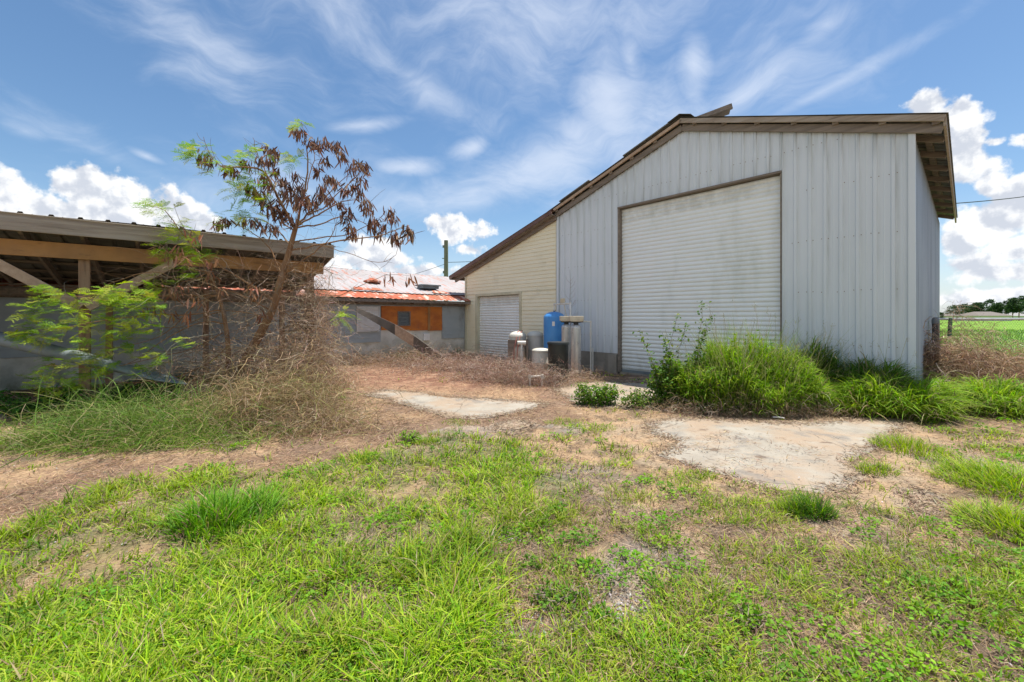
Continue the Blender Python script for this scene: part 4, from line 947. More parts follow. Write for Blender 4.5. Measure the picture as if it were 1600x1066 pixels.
def dome_grass(name, label, cx, cy, rx, ry, h, n, cols, L=.24, w=.012, rot=0., heads=0, group=None, dry=.08, flat=.75, cat_='grass clump', weeds=0):
    loc = (cx, cy, 0); t_ = thing(name, label, cat_, loc, 0, group)
    th = rng.random(n) * math.tau; rr = np.sqrt(rng.random(n)) * (.86 + .28 * vnoise(th * 2.2 + cx, th * 0 + cy, 91)); c_, s_ = math.cos(rot), math.sin(rot)
    X = np.cos(th) * rr * rx; Y = np.sin(th) * rr * ry; bx = cx + X * c_ - Y * s_; by = cy + X * s_ + Y * c_
    top = h * np.clip(1 - flat * rr ** 2.4, .06, 1) * (.35 + .65 * vnoise(bx * 2.3, by * 2.3, 93) + .65 * vnoise(bx * 6, by * 6, 95)); fz = rng.random(n) ** .5; z = top * fz * .82
    ang = np.arctan2(by - cy, bx - cx) + rng.normal(0, 1.15, n); low = fz < .5
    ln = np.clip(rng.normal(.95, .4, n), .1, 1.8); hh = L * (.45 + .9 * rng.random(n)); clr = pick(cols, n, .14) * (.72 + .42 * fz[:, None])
    dd = rng.random(n) < np.where(low, dry * 5, dry); clr[dd] = pick([(.34, .29, .14), (.27, .20, .11), (.42, .34, .2)], int(dd.sum()), .15)
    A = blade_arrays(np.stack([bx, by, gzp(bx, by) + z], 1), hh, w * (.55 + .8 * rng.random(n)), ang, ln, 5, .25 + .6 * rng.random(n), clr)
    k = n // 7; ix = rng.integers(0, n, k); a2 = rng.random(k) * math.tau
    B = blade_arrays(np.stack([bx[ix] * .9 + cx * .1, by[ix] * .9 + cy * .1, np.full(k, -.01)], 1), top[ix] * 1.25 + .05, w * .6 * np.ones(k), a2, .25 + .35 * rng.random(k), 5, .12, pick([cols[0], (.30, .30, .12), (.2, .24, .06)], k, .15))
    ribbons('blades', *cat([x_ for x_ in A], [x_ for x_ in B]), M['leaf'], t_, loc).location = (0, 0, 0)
    if weeds:
        ix = rng.integers(0, n, weeds); c = np.stack([bx[ix], by[ix], gzp(bx[ix], by[ix]) + z[ix] * 1.1], 1)
        ribbons('weed_leaves', *leaf_arrays(c, .035 + .03 * rng.random(weeds), rdir(weeds, .1), pick([(.13, .25, .015), (.22, .33, .02), (.09, .18, .015)], weeds, .15), .6), M['leaf'], t_, loc).location = (0, 0, 0)
    if heads:
        m_ = heads; ix = rng.integers(0, n, m_); b2 = np.stack([bx[ix], by[ix], np.zeros(m_)], 1); H2 = top[ix] + h * (.12 + .38 * rng.random(m_)); t = np.linspace(0, 1, 5)[None, :, None]; a2 = rng.random(m_) * math.tau
        d = np.stack([np.cos(a2) * .12, np.sin(a2) * .12, np.ones(m_)], 1); P1 = b2[:, None] + d[:, None] * H2[:, None, None] * t; P1[..., :2] += np.stack([np.cos(a2), np.sin(a2)], 1)[:, None] * (.08 * t ** 3)
        k = 8; tt = np.repeat(P1[:, -1], k, 0); off = rdir(len(tt), .4) * (.03 + .05 * rng.random((len(tt), 1))); s0 = tt - np.array([0, 0, .12]) * rng.random((len(tt), 1)); P2 = np.stack([s0 + off * f for f in np.linspace(0, 1, 5)], 1)
        PP = np.concatenate([P1, P2]); n2 = len(PP); WW = np.concatenate([np.full((m_, 5), .004), np.full((len(tt), 5), .0035)])
        ribbons('seed_heads', PP, WW, unit(rng.normal(0, 1, (n2, 3)) * [1, 1, .1]), pick([(.36, .33, .14), (.25, .28, .09), (.42, .34, .20)], n2, .12), M['dry'], t_, loc).location = (0, 0, 0)
    return t_
def gclump(name, label, px, py, rxp, h, n, greens=GREENS, Yoff=0, **kw):
    x, y = G(px, py); rx = rxp / F * y; return clump(name, label, 'grass clump', x, y + Yoff, rx, kw.pop('ry', rx * .7), h, n, greens, **kw)
GG = 'single clumps of grass in the yard'
gclump('grass_clump', 'dense deep green grass clump at left front, taller than the lawn round it', 355, 812, 75, .30, 700, [(.10, .26, .015), (.14, .31, .02), (.18, .35, .02)], w=.011, group=GG, ry=.30)
gclump('grass_clump', 'small bright grass tuft alone on the tan strip at left', 266, 760, 22, .15, 260, w=.006, group=GG)
gclump('grass_clump', 'dark grass tuft at the lower edge of the big concrete patch', 1272, 806, 32, .20, 420, DARKG + GREENS[:2], w=.006, group=GG)
gclump('grass_clump', 'low bright grass patch at the right edge of the big concrete patch', 1425, 704, 45, .17, 700, w=.007, group=GG, ry=.4)
gclump('grass_clump', 'long leaning grass patch at the right frame edge below the dead brush', 1580, 765, 85, .26, 1500, w=.008, group=GG, ry=.5, lean=1.1)
gclump('grass_clump', 'lower bright grass patch at the right frame edge', 1590, 830, 70, .20, 1000, w=.007, group=GG, ry=.3, lean=1.1)
gclump('grass_clump', 'small green tuft at the near rim of the long concrete patch', 668, 690, 20, .13, 200, w=.007, group=GG)
for i, (px, py, r_, h) in enumerate([(1180, 795, 45, .09), (1090, 745, 30, .07), (880, 660, 30, .07), (930, 668, 35, .07), (720, 660, 30, .08), (560, 715, 40, .12), (1370, 740, 30, .12), (1235, 800, 26, .14)]):
    gclump('grass_clump', None, px, py, r_, h, 260, w=.006)
    o = COL.objects[-1]
    tag(o, ['low grass mat below the left part of the big concrete patch', 'thin grass mat at the lower left rim of the big concrete patch', 'flat grass mat just right of the long concrete patch', 'flat grass mat between the long patch and the leafy weeds',
            'green grass mat on the near edge of the long concrete patch', 'grass clump at the border of brown litter and lawn', 'grass clump at the lower right rim of the big concrete patch', 'light grass tuft left of the dark tuft by the concrete'][i], 'grass clump', GG)
TG = 'tall grass along the barn'
BRT = [(.19, .35, .014), (.26, .40, .018), (.14, .29, .012), (.31, .42, .035)]; SHADEG = [(.07, .17, .015), (.10, .22, .018), (.05, .12, .012), (.14, .26, .02)]  # second list: the same grass with the barn's shade put into its colour
def wallpt(px, off):                           # ground point off metres in front of the barn wall at photo column px
    k = (px - 800) / F; s_ = (k * FO.y - FO.x) / (.6743 + k * .7386); return Bp(s_, -off)
x, y = G(1438, 655); dome_grass('tall_grass_clump', 'large arching bright green grass clump at the front right corner of the barn', x, y + .36, .82, .50, .56, 5200, BRT, L=.36, w=.015, group=TG)
x, y = G(1592, 652); dome_grass('tall_grass_clump', 'bright grass clump at the right frame edge before the dead brush', x + .1, y + .35, .62, .42, .42, 2800, BRT, L=.32, w=.014, group=TG)
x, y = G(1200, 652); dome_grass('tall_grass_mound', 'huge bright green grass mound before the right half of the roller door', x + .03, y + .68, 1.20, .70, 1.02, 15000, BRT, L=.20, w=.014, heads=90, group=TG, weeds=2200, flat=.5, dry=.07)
x, y = G(1310, 640); dome_grass('tall_grass_clump', 'low yellow green grass between the big mound and the corner clump', x, y + .3, .5, .35, .34, 2200, [(.30, .42, .02), (.24, .38, .02)], L=.2, w=.012, group=TG)
p = wallpt(1272, .40); dome_grass('tall_grass_clump', 'tall grass, coloured dark for shade, behind the mound against the steel wall right of the door', p.x, p.y, .52, .30, 1.12, 2600, SHADEG, L=.34, w=.014, heads=26, rot=FA, group=TG)
p = wallpt(1372, .42); dome_grass('tall_grass_clump', 'tall grass, coloured dark for shade, against the steel wall near the barn corner', p.x, p.y, .50, .32, .86, 3400, SHADEG, L=.42, w=.016, heads=30, rot=FA, group=TG)
# leafy shrub left of the mound
def shrub(name, label, px, py, rx, h, nst, nleaf, size, greens, Yoff=.2, ry=None, group=None, spread=.5, tops=None):
    x, y = G(px, py); y += Yoff; loc = (x, y, 0); t_ = thing(name, label, 'shrub', loc, 0, group)
    ry = ry or rx * .7; m = MB(); pts = []
    for i in range(nst):
        a = random.random() * math.tau; r0 = math.sqrt(random.random()); bx = math.cos(a) * r0 * rx * .7; by = math.sin(a) * r0 * ry * .7
        H = h * random.uniform(.55, 1.05) * (1 - .3 * r0); tx = bx + math.cos(a) * spread * rx * random.uniform(.2, 1); ty = by + math.sin(a) * spread * ry * random.uniform(.2, 1)
        if tops and i < len(tops): q_ = W(*tops[i], y) - Vector(loc); tx, ty, H = q_.x, random.uniform(-.2, .2), q_.z
        pl = []
        for k in range(7):
            f = k / 6; pl.append(Vector((bx + (tx - bx) * f ** 1.3 + random.uniform(-.02, .02), by + (ty - by) * f ** 1.3 + random.uniform(-.02, .02), H * f)))
        m.tube(pl, [.006 - .004 * k / 6 for k in range(7)], 5)
        for _ in range(nleaf):
            f = random.random() ** .75; k = min(int(f * 6), 5); p = pl[k].lerp(pl[k + 1], f * 6 - k); pts.append((p.x + random.gauss(0, .035), p.y + random.gauss(0, .035), p.z + random.gauss(0, .02)))
    m.build('stems', M['twig'], t_)
    c = np.array(pts); N = len(c)
    ribbons('leaves', *leaf_arrays(c, size * (.6 + .7 * rng.random(N)), rdir(N, -.1), pick(greens, N, .16), .6), M['leaf'], t_)
    return t_
SHG = [(.09, .19, .015), (.13, .25, .02), (.06, .14, .015), (.20, .26, .03)]
shrub('leafy_shrub', 'upright leafy shrub with small round leaves before the middle of the roller door', 1070, 642, .46, .98, 58, 120, .048, SHG, Yoff=.3, tops=[(1095, 470), (1118, 488), (1058, 490), (1000, 515), (1110, 510), (1040, 520), (1080, 505)])
shrub('leafy_shrub', 'leafy shrub merging into the left side of the grass mound', 1125, 648, .40, .86, 40, 90, .043, [(.13, .25, .015), (.18, .29, .02), (.10, .2, .015)], Yoff=.25)
shrub('leafy_weeds', 'low leafy weed patch on the concrete apron left of the shrub', 935, 636, .40, .42, 52, 46, .040, SHG + GREENS[:1], Yoff=.2, ry=.2)
shrub('leafy_weeds', 'second low weed patch between the apron and the tall shrub', 1005, 640, .38, .34, 40, 40, .036, SHG, Yoff=.15, ry=.2)
shrub('leafy_weeds', 'bright low weed bush in the lower right foreground', 1165, 985, .085, .11, 26, 18, .022, [(.14, .29, .015), (.18, .33, .02)], Yoff=.0)
shrub('leafy_weeds', 'green weed bush above the grey gravel patch in the foreground', 870, 945, .12, .12, 26, 18, .020, [(.10, .22, .015), (.13, .26, .02)], Yoff=.0)
shrub('leafy_weeds', 'bright leafy weeds at the left border of the bare litter', 640, 688, .10, .12, 20, 16, .028, [(.18, .33, .015), (.2, .33, .03)], Yoff=.0)
# broad weeds under the pole barn, leaf colours darkened for its shade
shrub('leafy_weeds', 'leafy weeds at the far left, coloured dark for the roof shade', 55, 655, 1.1, .42, 60, 60, .05, [(.05, .15, .02), (.07, .19, .02), (.04, .11, .015)], Yoff=.5, ry=.8)
shrub('leafy_weeds', 'leafy weeds, coloured dark for shade, under the diagonal braces behind the grey tube', 215, 640, .8, .42, 44, 50, .045, [(.05, .15, .02), (.07, .18, .02)], Yoff=.8, ry=.6)

# --- dead strands
def strands(c, n, r, L, up, cols, w, K=7, curl=.35, droop=.25, zc_=None, zmin=.0):
    c = np.array(c); p = c + rng.normal(0, 1, (n, 3)) * np.array(r); p[:, 2] = np.maximum(p[:, 2], zmin)
    d = rdir(n, up); seg = (L * (.4 + .8 * rng.random(n)) / (K - 1))[:, None]; P_ = [p]
    for k in range(K - 1):
        d = unit(d + rng.normal(0, curl, (n, 3)) + np.array([0, 0, -droop])); p = p + d * seg; p = p.copy(); p[:, 2] = np.maximum(p[:, 2], zmin + .005); P_.append(p)
    P_ = np.stack(P_, 1); t = np.linspace(0, 1, K)[None]
    Wd = w * (.5 + .9 * rng.random((n, 1))) * (1 - .6 * t)
    return P_, Wd, unit(rng.normal(0, 1, (n, 3))), pick(cols, n, .2)
def brush(name, label, loc, sets, mat='dry', kind=None, cat_='dead brush'):
    o = ribbons(name, *cat(*sets), M[mat], None, loc); return tag(o, label, cat_, None, kind)
def GP(px, py, z=0, dy=0): x, y = G(px, py); return (x, y + dy, z)
pw = cport.location; post2 = Vector((cO.x + 3.3 * math.cos(CA), cO.y + 3.3 * math.sin(CA), 0))
brush('dead_vines', 'dense grey brown dead vines swallowing the right post of the pole barn', tuple(post2), [
    strands((post2.x, post2.y - .1, .85), 3000, (.30, .25, .60), .55, .5, PALEB, .0085, curl=.5, droop=.3, zmin=.02),
    strands((post2.x + .1, post2.y - .25, .25), 2900, (.42, .3, .28), .45, .7, PALEB + STRAW[:2], .0075, curl=.45, zmin=.0),
    strands((post2.x, post2.y - .05, 1.6), 700, (.22, .2, .35), .6, .0, PALEB, .007, curl=.5, droop=.4)])
brush('dead_brush', 'tangle of bare dead stems around the foot of the podded tree', GP(395, 640), [
    strands(GP(410, 640, .5, .4), 2600, (.50, .35, .38), .6, .6, PALEB + STRAW[:2], .0075, curl=.4, zmin=0),
    strands(GP(330, 640, .4, .4), 1300, (.45, .3, .3), .6, .7, PALEB + STRAW[:2], .0075, curl=.4, zmin=0)])
TAN = [(.36, .27, .13), (.28, .20, .10), (.44, .33, .18), (.22, .15, .08), (.26, .26, .09), (.40, .29, .19)]
MIX = [(.17, .28, .04), (.11, .22, .02), (.34, .32, .13), (.22, .30, .06), (.14, .25, .03), (.42, .34, .2)]
x, y = G(430, 672); brush('dry_grass_mound', 'wide mound of dry tan grass and stems sloping down before the tree foot', (x, y, 0), [
    strands((x - .15, y + .5, .25), 3600, (.42, .30, .20), .55, .9, TAN, .0068, curl=.3, droop=.28), strands((x + .2, y + .1, .05), 2400, (.55, .22, .10), .42, .9, TAN + PALEB, .006, curl=.3, droop=.25), strands((x - .45, y + .2, .1), 2200, (.28, .22, .14), .5, .9, TAN, .0068, curl=.3, droop=.25),
    strands((x - .1, y - .05, .0), 1600, (.65, .22, .02), .25, 1.0, TAN, .006, curl=.3, droop=.25)], cat_='dry grass')
x, y = G(250, 690); brush('dry_grass_mound', 'mixed green and tan long grass left of the dry mound', (x, y, 0), [
    strands((x, y + .5, .05), 2000, (.45, .28, .08), .50, 1.1, MIX, .0085, curl=.2, droop=.22), strands((x - .1, y + .1, .0), 2300, (.6, .2, .05), .42, 1.1, MIX, .008, curl=.2, droop=.2)], mat='leaf', cat_='dry grass')
x, y = G(120, 700); brush('tall_grass_clump', 'long pale green grass before the left post of the pole barn', (x, y, 0), [
    strands((x, y + .45, .05), 1700, (.40, .25, .10), .68, 1.3, [(.13, .24, .03), (.19, .27, .06), (.10, .19, .03), (.3, .29, .12)], .009, curl=.16, droop=.2), strands((x - .2, y + .15, .0), 1500, (.55, .15, .04), .42, 1.1, MIX, .008, curl=.2, droop=.2)], mat='leaf', cat_='grass clump')
x, y = G(345, 648)
clump('tall_grass_clump', 'narrow upright pale green grass tuft at the foot of the second stem', 'grass clump', x, y + .2, .16, .16, .66, 420, [(.22, .27, .07), (.30, .31, .13), (.14, .2, .04)], lean=.45, w=.008, droop=.15, group='tall grass along the barn')
REDP = [(.34, .225, .16), (.27, .165, .11), (.44, .33, .26), (.18, .11, .08), (.50, .41, .34)]
brush('dead_brush', 'low reddish dead weeds heaped at the foot of the annex and the fallen strip', GP(690, 580), [
    strands(GP(690, 582, .15, .6), 3200, (.75, .55, .16), .40, 1.0, REDP, .0065, curl=.35, zmin=0), strands(GP(640, 572, .18, .6), 1600, (.5, .4, .18), .45, 1.0, REDP + PALEB, .0065, curl=.35, zmin=0),
    strands(GP(760, 580, .12, .5), 1500, (.6, .45, .12), .38, 1.0, REDP, .006, curl=.35, zmin=0)])
brush('dead_brush', 'reddish dead weeds around the white tanks and pipe stub', GP(805, 600), [
    strands(GP(800, 602, .16, .3), 2600, (.42, .28, .17), .42, 1.0, REDP, .0058, curl=.4, zmin=0), strands(GP(850, 604, .12, .1), 1500, (.35, .18, .13), .36, 1.0, REDP, .0055, curl=.4, zmin=0), strands(GP(745, 596, .12, .3), 1500, (.5, .3, .12), .38, 1.0, REDP, .006, curl=.4, zmin=0)])
brush('dead_brush', 'thin dead weeds in front of the steel cylinders and white downpipe', GP(910, 600), [strands(GP(905, 598, .08, .15), 900, (.35, .15, .08), .28, 1.0, PALEB, .005, curl=.4, zmin=0)])
brush('dead_brush', 'pale dry weeds along the foot of the stained block wall', GP(575, 572), [strands(GP(575, 572, .12, .3), 2300, (.75, .45, .13), .35, 1.0, PALEB, .0065, curl=.35, zmin=0)])
p = dwall(640); q_ = Bp(-4.35, p)
clump('grass_clump', 'dark weeds at the foot of the block wall beneath the orange boards', 'grass clump', q_.x, q_.y, .8, .2, .5, 500, DARKG, lean=.6, w=.014, rot=FA + math.pi / 2, group=GG)
p = wallpt(727, .15); clump('grass_clump', 'dark weed tuft at the outer corner of the cream annex', 'grass clump', p.x - .25, p.y - .1, .22, .2, .45, 260, DARKG, lean=.6, w=.014, group=GG)
brush('dead_brush', 'big heap of tan dead vines beside the barn corner and over the gate', GP(1500, 600), [
    strands(GP(1478, 612, .50, .15), 3000, (.22, .28, .26), .55, .5, PALEB + STRAW[:2], .010, curl=.4, droop=.35, zmin=0), strands(GP(1530, 616, .44, .2), 4200, (.42, .32, .22), .55, .5, PALEB + STRAW[:2], .010, curl=.4, droop=.4, zmin=0),
    strands(GP(1600, 612, .36, .2), 3200, (.5, .3, .20), .5, .5, PALEB + STRAW[:2], .010, curl=.4, droop=.4, zmin=0), strands(W(1500, 510, 8.8), 260, (.12, .1, .22), .4, .3, PALEB, .007, curl=.4, droop=.3), strands(W(1545, 520, 8.8), 180, (.1, .1, .2), .35, .3, PALEB, .007, curl=.4, droop=.3)])
brush('dead_brush', 'thin grey dead weeds along the foot of the leafy shrub and mound', GP(1130, 652), [strands(GP(1080, 650, .05, .1), 900, (.4, .12, .07), .26, .8, PALEB, .0045, curl=.4, zmin=0), strands(GP(1230, 652, .06, .1), 1200, (.5, .12, .09), .3, .8, PALEB, .0045, curl=.4, zmin=0)])
# thin dead sapling before the steel wall
p = wallpt(902, .30); m = MB(); t_ = thing('dead_sapling', 'thin bare dead sapling standing against the steel wall above the tanks', 'sapling', p)
top = 2.15 + .3; m.tube([(0, 0, 0), (.02, 0, .8), (-.02, 0, 1.6), (0, 0, 2.45), (-.02, 0, 2.75)], [.012, .01, .008, .004, .002], 5); m.build('trunk', M['twig'], t_)
m = MB()
for i in range(22):
    z = random.uniform(1.0, 2.6); sg = random.choice((-1, 1)); L = random.uniform(.15, .4) * (1.1 - z / 4); m.tube([(0, 0, z), (sg * L * .5, random.uniform(-.05, .05), z + L * .5), (sg * L * .8, random.uniform(-.1, .1), z + L * 1.2)], [.004, .003, .0015], 4)
m.build('twigs', M['twig'], t_)

# ------------------------------------------------------------------ PODDED TREE
TY = 6.95
tp = W(362, 0, TY); tree = thing('podded_tree', 'slender leaning tree with hanging clusters of brown seed pods and sparse feathery leaves', 'tree', (tp.x, TY, 0)); TL = np.array([tp.x, TY, 0])
def pl3(pts, dy0=0., dy1=0., Y=TY):
    n = len(pts); return [W(px, py, Y + dy0 + (dy1 - dy0) * i / max(1, n - 1)) - tree.location for i, (px, py) in enumerate(pts)]
def smooth_pl(pts, n=4):
    out = []
    P_ = [pts[0]] + pts + [pts[-1]]
    for i in range(1, len(P_) - 2):
        for k in range(n):
            t = k / n; a, b_, c, d = P_[i - 1], P_[i], P_[i + 1], P_[i + 2]
            out.append(.5 * ((2 * b_) + (c - a) * t + (2 * a - 5 * b_ + 4 * c - d) * t * t + (3 * b_ - a - 3 * c + d) * t ** 3))
    out.append(pts[-1]); return out
def limb(m, pts, r0, r1, n=8, sub=4, wob=.0):
    P_ = smooth_pl(pts, sub); N = len(P_)
    P_ = [p + Vector((random.gauss(0, wob), random.gauss(0, wob), random.gauss(0, wob))) if 0 < i < N - 1 else p for i, p in enumerate(P_)]
    m.tube(P_, [r0 + (r1 - r0) * i / (N - 1) for i in range(N)], n); return P_
m = MB()
limb(m, pl3([(352, 640), (368, 592), (390, 552), (410, 515), (428, 478), (440, 432), (452, 392), (463, 352)]), .088, .036, 12)
limb(m, pl3([(350, 630), (357, 560), (352, 505), (342, 462), (326, 425)], -.1, -.25), .045, .018, 8)
m.build('trunk', M['bark'], tree, smooth=True)
BR = [([(463, 352), (470, 325), (478, 290), (481, 250), (476, 212), (471, 190)], 0, .1, .022), ([(478, 300), (484, 272), (492, 245), (486, 228)], .05, .3, .010), ([(460, 356), (446, 330), (430, 300), (415, 272), (395, 262), (372, 262), (350, 262), (330, 245), (318, 214)], 0, -.35, .026),
      ([(425, 290), (412, 262), (402, 240), (395, 215)], -.15, -.3, .010), ([(466, 350), (478, 338), (500, 318), (524, 292), (548, 268)], 0, .2, .018), ([(480, 336), (505, 325), (530, 300), (556, 278), (566, 262)], .05, -.2, .012),
      ([(466, 352), (490, 340), (520, 322), (550, 312), (572, 318)], 0, -.2, .016), ([(464, 356), (500, 350), (535, 338), (560, 345), (590, 362)], 0, .3, .014), ([(452, 392), (490, 384), (535, 376), (590, 368), (622, 358), (640, 352)], 0, -.1, .016),
      ([(456, 378), (500, 372), (545, 366), (580, 350), (605, 345)], 0, .3, .012), ([(440, 430), (480, 402), (515, 374), (525, 350)], 0, -.3, .014), ([(455, 385), (436, 362), (412, 345), (385, 340), (350, 352)], 0, .3, .012), ([(458, 360), (440, 345), (432, 320), (436, 298)], 0, .2, .014),
      ([(502, 384), (540, 394), (590, 410), (618, 398), (622, 372)], 0, .2, .006), ([(430, 470), (395, 448), (360, 425), (320, 402), (285, 365), (258, 330), (235, 322)], 0, -.4, .022), ([(424, 486), (380, 462), (330, 450), (270, 448), (215, 440)], 0, -.5, .016),
      ([(440, 430), (425, 395), (405, 372), (372, 352), (345, 340)], 0, .2, .014), ([(395, 540), (420, 500), (440, 450), (450, 425)], -.1, -.4, .012), ([(432, 462), (470, 452), (520, 462), (560, 448), (600, 430)], 0, -.2, .010), ([(428, 480), (460, 500), (478, 520), (500, 512)], 0, -.3, .009),
      ([(447, 410), (468, 432), (500, 420), (520, 428)], 0, -.2, .009), ([(420, 500), (380, 488), (330, 490), (280, 512), (240, 508)], 0, -.4, .011)]
LOW = [([(326, 425), (300, 420), (270, 400), (250, 380)], -.25, -.5, .012), ([(342, 462), (300, 462), (240, 462), (180, 470), (120, 462), (60, 455)], -.25, -.8, .013), ([(348, 485), (300, 492), (240, 492), (170, 500), (100, 512), (30, 520)], -.2, -.9, .012),
       ([(352, 505), (310, 505), (262, 528), (215, 560), (150, 590)], -.2, -.8, .011), ([(354, 542), (325, 568), (270, 590), (200, 598), (120, 590), (60, 600)], -.15, -.9, .012), ([(340, 460), (300, 480), (260, 520), (200, 540), (140, 545)], -.25, -.7, .010),
       ([(326, 425), (290, 440), (240, 425), (180, 440), (130, 470)], -.25, -.9, .010), ([(330, 440), (310, 400), (290, 360), (262, 345)], -.25, -.5, .009), ([(348, 520), (300, 545), (240, 560), (160, 575), (70, 570)], -.2, -1.0, .009)]
m = MB(); PLS = []
for pts, a, b_, r_ in BR: PLS.append((limb(m, pl3(pts, a, b_), r_, .003, 6, 4, .006), r_))
LPL = []
for pts, a, b_, r_ in LOW: LPL.append((limb(m, pl3(pts, a, b_), r_, .003, 6, 4, .006), r_))
m.build('branches', M['bark'], tree, smooth=True)
# thin twigs off the branches
m = MB(); TW = []
for P_, r_ in PLS + LPL:
    for _ in range(9):
        i = random.randrange(1, len(P_) - 1); d = (P_[i + 1] - P_[i - 1]).normalized(); e = (d + Vector((random.gauss(0, .7), random.gauss(0, .6), random.gauss(.1, .7)))).normalized(); L = random.uniform(.12, .45); p = P_[i]; pl_ = [p]
        for k in range(4): e = (e + Vector((random.gauss(0, .25), random.gauss(0, .25), random.gauss(-.05, .25)))).normalized(); p = p + e * L / 4; pl_.append(p)
        m.tube(pl_, [.004, .0035, .003, .0022, .0014], 4); TW.append(pl_)
m.build('twigs', M['twig'], tree)
# pods
PODS = [(470, 215), (485, 228), (497, 236), (505, 228), (462, 212), (528, 238), (533, 250), (522, 232), (560, 262), (570, 268), (552, 270), (415, 240), (422, 255), (410, 258), (428, 245), (412, 285), (420, 292), (432, 275), (440, 290), (428, 300), (446, 308), (455, 318), (466, 312), (470, 325), (452, 298), (435, 325), (412, 325), (424, 335), (406, 310), (440, 338), (480, 318), (500, 310), (515, 285), (522, 292), (505, 300), (492, 322), (540, 305), (560, 308), (552, 298), (570, 322), (576, 335), (545, 338), (540, 348), (548, 362), (552, 372), (580, 362), (590, 372), (532, 325), (516, 318), (486, 330),
        (610, 338), (614, 348), (616, 374), (620, 382), (636, 366), (642, 372), (352, 352), (342, 356), (382, 352), (400, 355), (420, 362), (428, 366), (318, 252), (325, 258), (355, 272), (366, 275), (385, 262), (392, 300), (398, 308), (456, 350), (438, 345), (462, 282), (495, 272), (508, 258), (565, 290), (585, 350), (598, 362), (470, 300)]
LPODS = [(250, 398), (265, 405), (300, 375), (310, 380), (325, 450), (330, 440), (272, 470), (282, 455), (260, 460), (250, 492), (300, 470), (310, 478), (296, 500), (290, 410), (278, 395), (330, 415), (235, 490), (275, 500), (345, 460), (400, 470), (395, 455), (405, 500), (640, 440), (610, 440)]
def pods(P0, n, cols, L0=.16, spread=.045):
    c = np.array([[*(v - tree.location)] for v in P0]); idx = np.repeat(np.arange(len(c)), n); N = len(idx)
    p = c[idx] + rng.normal(0, spread, (N, 3)) * [1, 1, .7] + [0, 0, .05]; d = unit(rng.normal(0, .38, (N, 3)) + [0, 0, -1.0]); L = L0 * (.6 + .6 * rng.random(N)); t = np.linspace(0, 1, 5)[None, :, None]
    cv = rng.normal(0, .12, (N, 3)); P_ = p[:, None] + d[:, None] * L[:, None, None] * t + cv[:, None] * L[:, None, None] * (t * t)
    Wd = (.025 * (.7 + .5 * rng.random(N)))[:, None] * np.array([[.25, .9, 1, .9, .2]]); return P_, Wd, unit(np.cross(d, rng.normal(0, 1, (N, 3)))), pick(cols, N, .2)
P0 = [W(a, b_ - 4, TY + random.uniform(-.35, .35)) for a, b_ in PODS]; P1 = [W(a, b_ - 4, TY - .5 + random.uniform(-.35, .2)) for a, b_ in LPODS]
o = ribbons('seed_pods', *cat(pods(P0, 25, [(.15, .075, .048), (.23, .125, .08), (.10, .05, .036), (.33, .20, .135)], spread=.046), pods(P1, 8, [(.30, .14, .075), (.22, .10, .06), (.38, .20, .11)], spread=.045)), M['dry'], tree)
# pod stalks joining the clusters to the nearest branch
m = MB(); allp = [p for P_, _ in PLS + LPL for p in P_]
for v in P0 + P1:
    v = v - tree.location; q_ = min(allp, key=lambda a: (a - v).length)
    if (q_ - v).length < .7: m.tube([q_, q_.lerp(v, .5) + Vector((0, 0, .04)), v + Vector((0, 0, .05))], [.004, .003, .002], 4)
m.build('pod_stalks', M['twig'], tree)
# feathery leaves
def fronds(points, dirs, Lr, cols):
    Ps = []; Ws = []; Ss = []; Cs = []
    for (p, d) in zip(points, dirs):
        p = np.array(p); L = random.uniform(*Lr); s_ = unit(np.cross(d, [0, 0, 1.]) + rng.normal(0, .25, 3)); dn = np.array([0, 0, -1.]); col = np.array(random.choice(cols)) * random.uniform(.8, 1.2); npair = 6
        ts = np.linspace(0, 1, 5); rach = p[None] + d[None] * (L * ts[:, None]) + dn[None] * (L * .3 * ts[:, None] ** 2); Ps.append(rach); Ws.append(np.full(5, .0025)); Ss.append(unit(np.cross(d, s_))); Cs.append(col * .8)
        for k in range(npair):
            f = .2 + .8 * k / (npair - 1); q_ = p + d * L * f + dn * L * .3 * f * f; pl_ = L * .42 * (1 - .35 * abs(f - .5))
            for sg in (-1, 1):
                e = unit(s_ * sg + d * .75 + rng.normal(0, .12, 3)); 
                for j in range(6):
                    c = q_ + e * pl_ * (j + .5) / 6 + dn * pl_ * .12 * ((j + .5) / 6) ** 2; lw = pl_ * .30; le = unit(np.cross(e, np.cross(s_, d)) + rng.normal(0, .12, 3))
                    tt = np.linspace(-1, 1, 5)[:, None]; Ps.append(c[None] + le[None] * tt * lw * .5); Ws.append(pl_ / 6 * .66 * np.array([.3, .9, .7, .9, .3])); Ss.append(e); Cs.append(col * random.uniform(.85, 1.15))
    return np.array(Ps), np.array(Ws), np.array(Ss), np.array(Cs)
FR = []; FD = []
def fcl(px, py, rad, n, Y, dpx):
    for _ in range(int(n * 2.3)):
        a = random.random() * math.tau; r_ = rad * math.sqrt(random.random()); v = W(px + math.cos(a) * r_ * 1.2, py + math.sin(a) * r_ * .8, Y + random.uniform(-.25, .25)) - tree.location
        FR.append(tuple(v)); FD.append(unit(np.array([dpx + random.gauss(0, .7), random.gauss(-.2, .6), random.gauss(.15, .35)])))
for a in [(300, 238, 12, 8), (318, 240, 18, 11), (335, 262, 14, 8), (372, 262, 14, 8), (385, 285, 20, 13), (398, 305, 18, 11), (375, 300, 14, 6), (388, 242, 12, 7), (408, 232, 14, 6), (414, 275, 14, 5), (472, 196, 6, 4), (456, 248, 12, 7), (350, 345, 16, 7), (382, 338, 14, 7), (400, 350, 18, 5), (420, 318, 12, 3)]: fcl(*a, TY - .15, -.5)
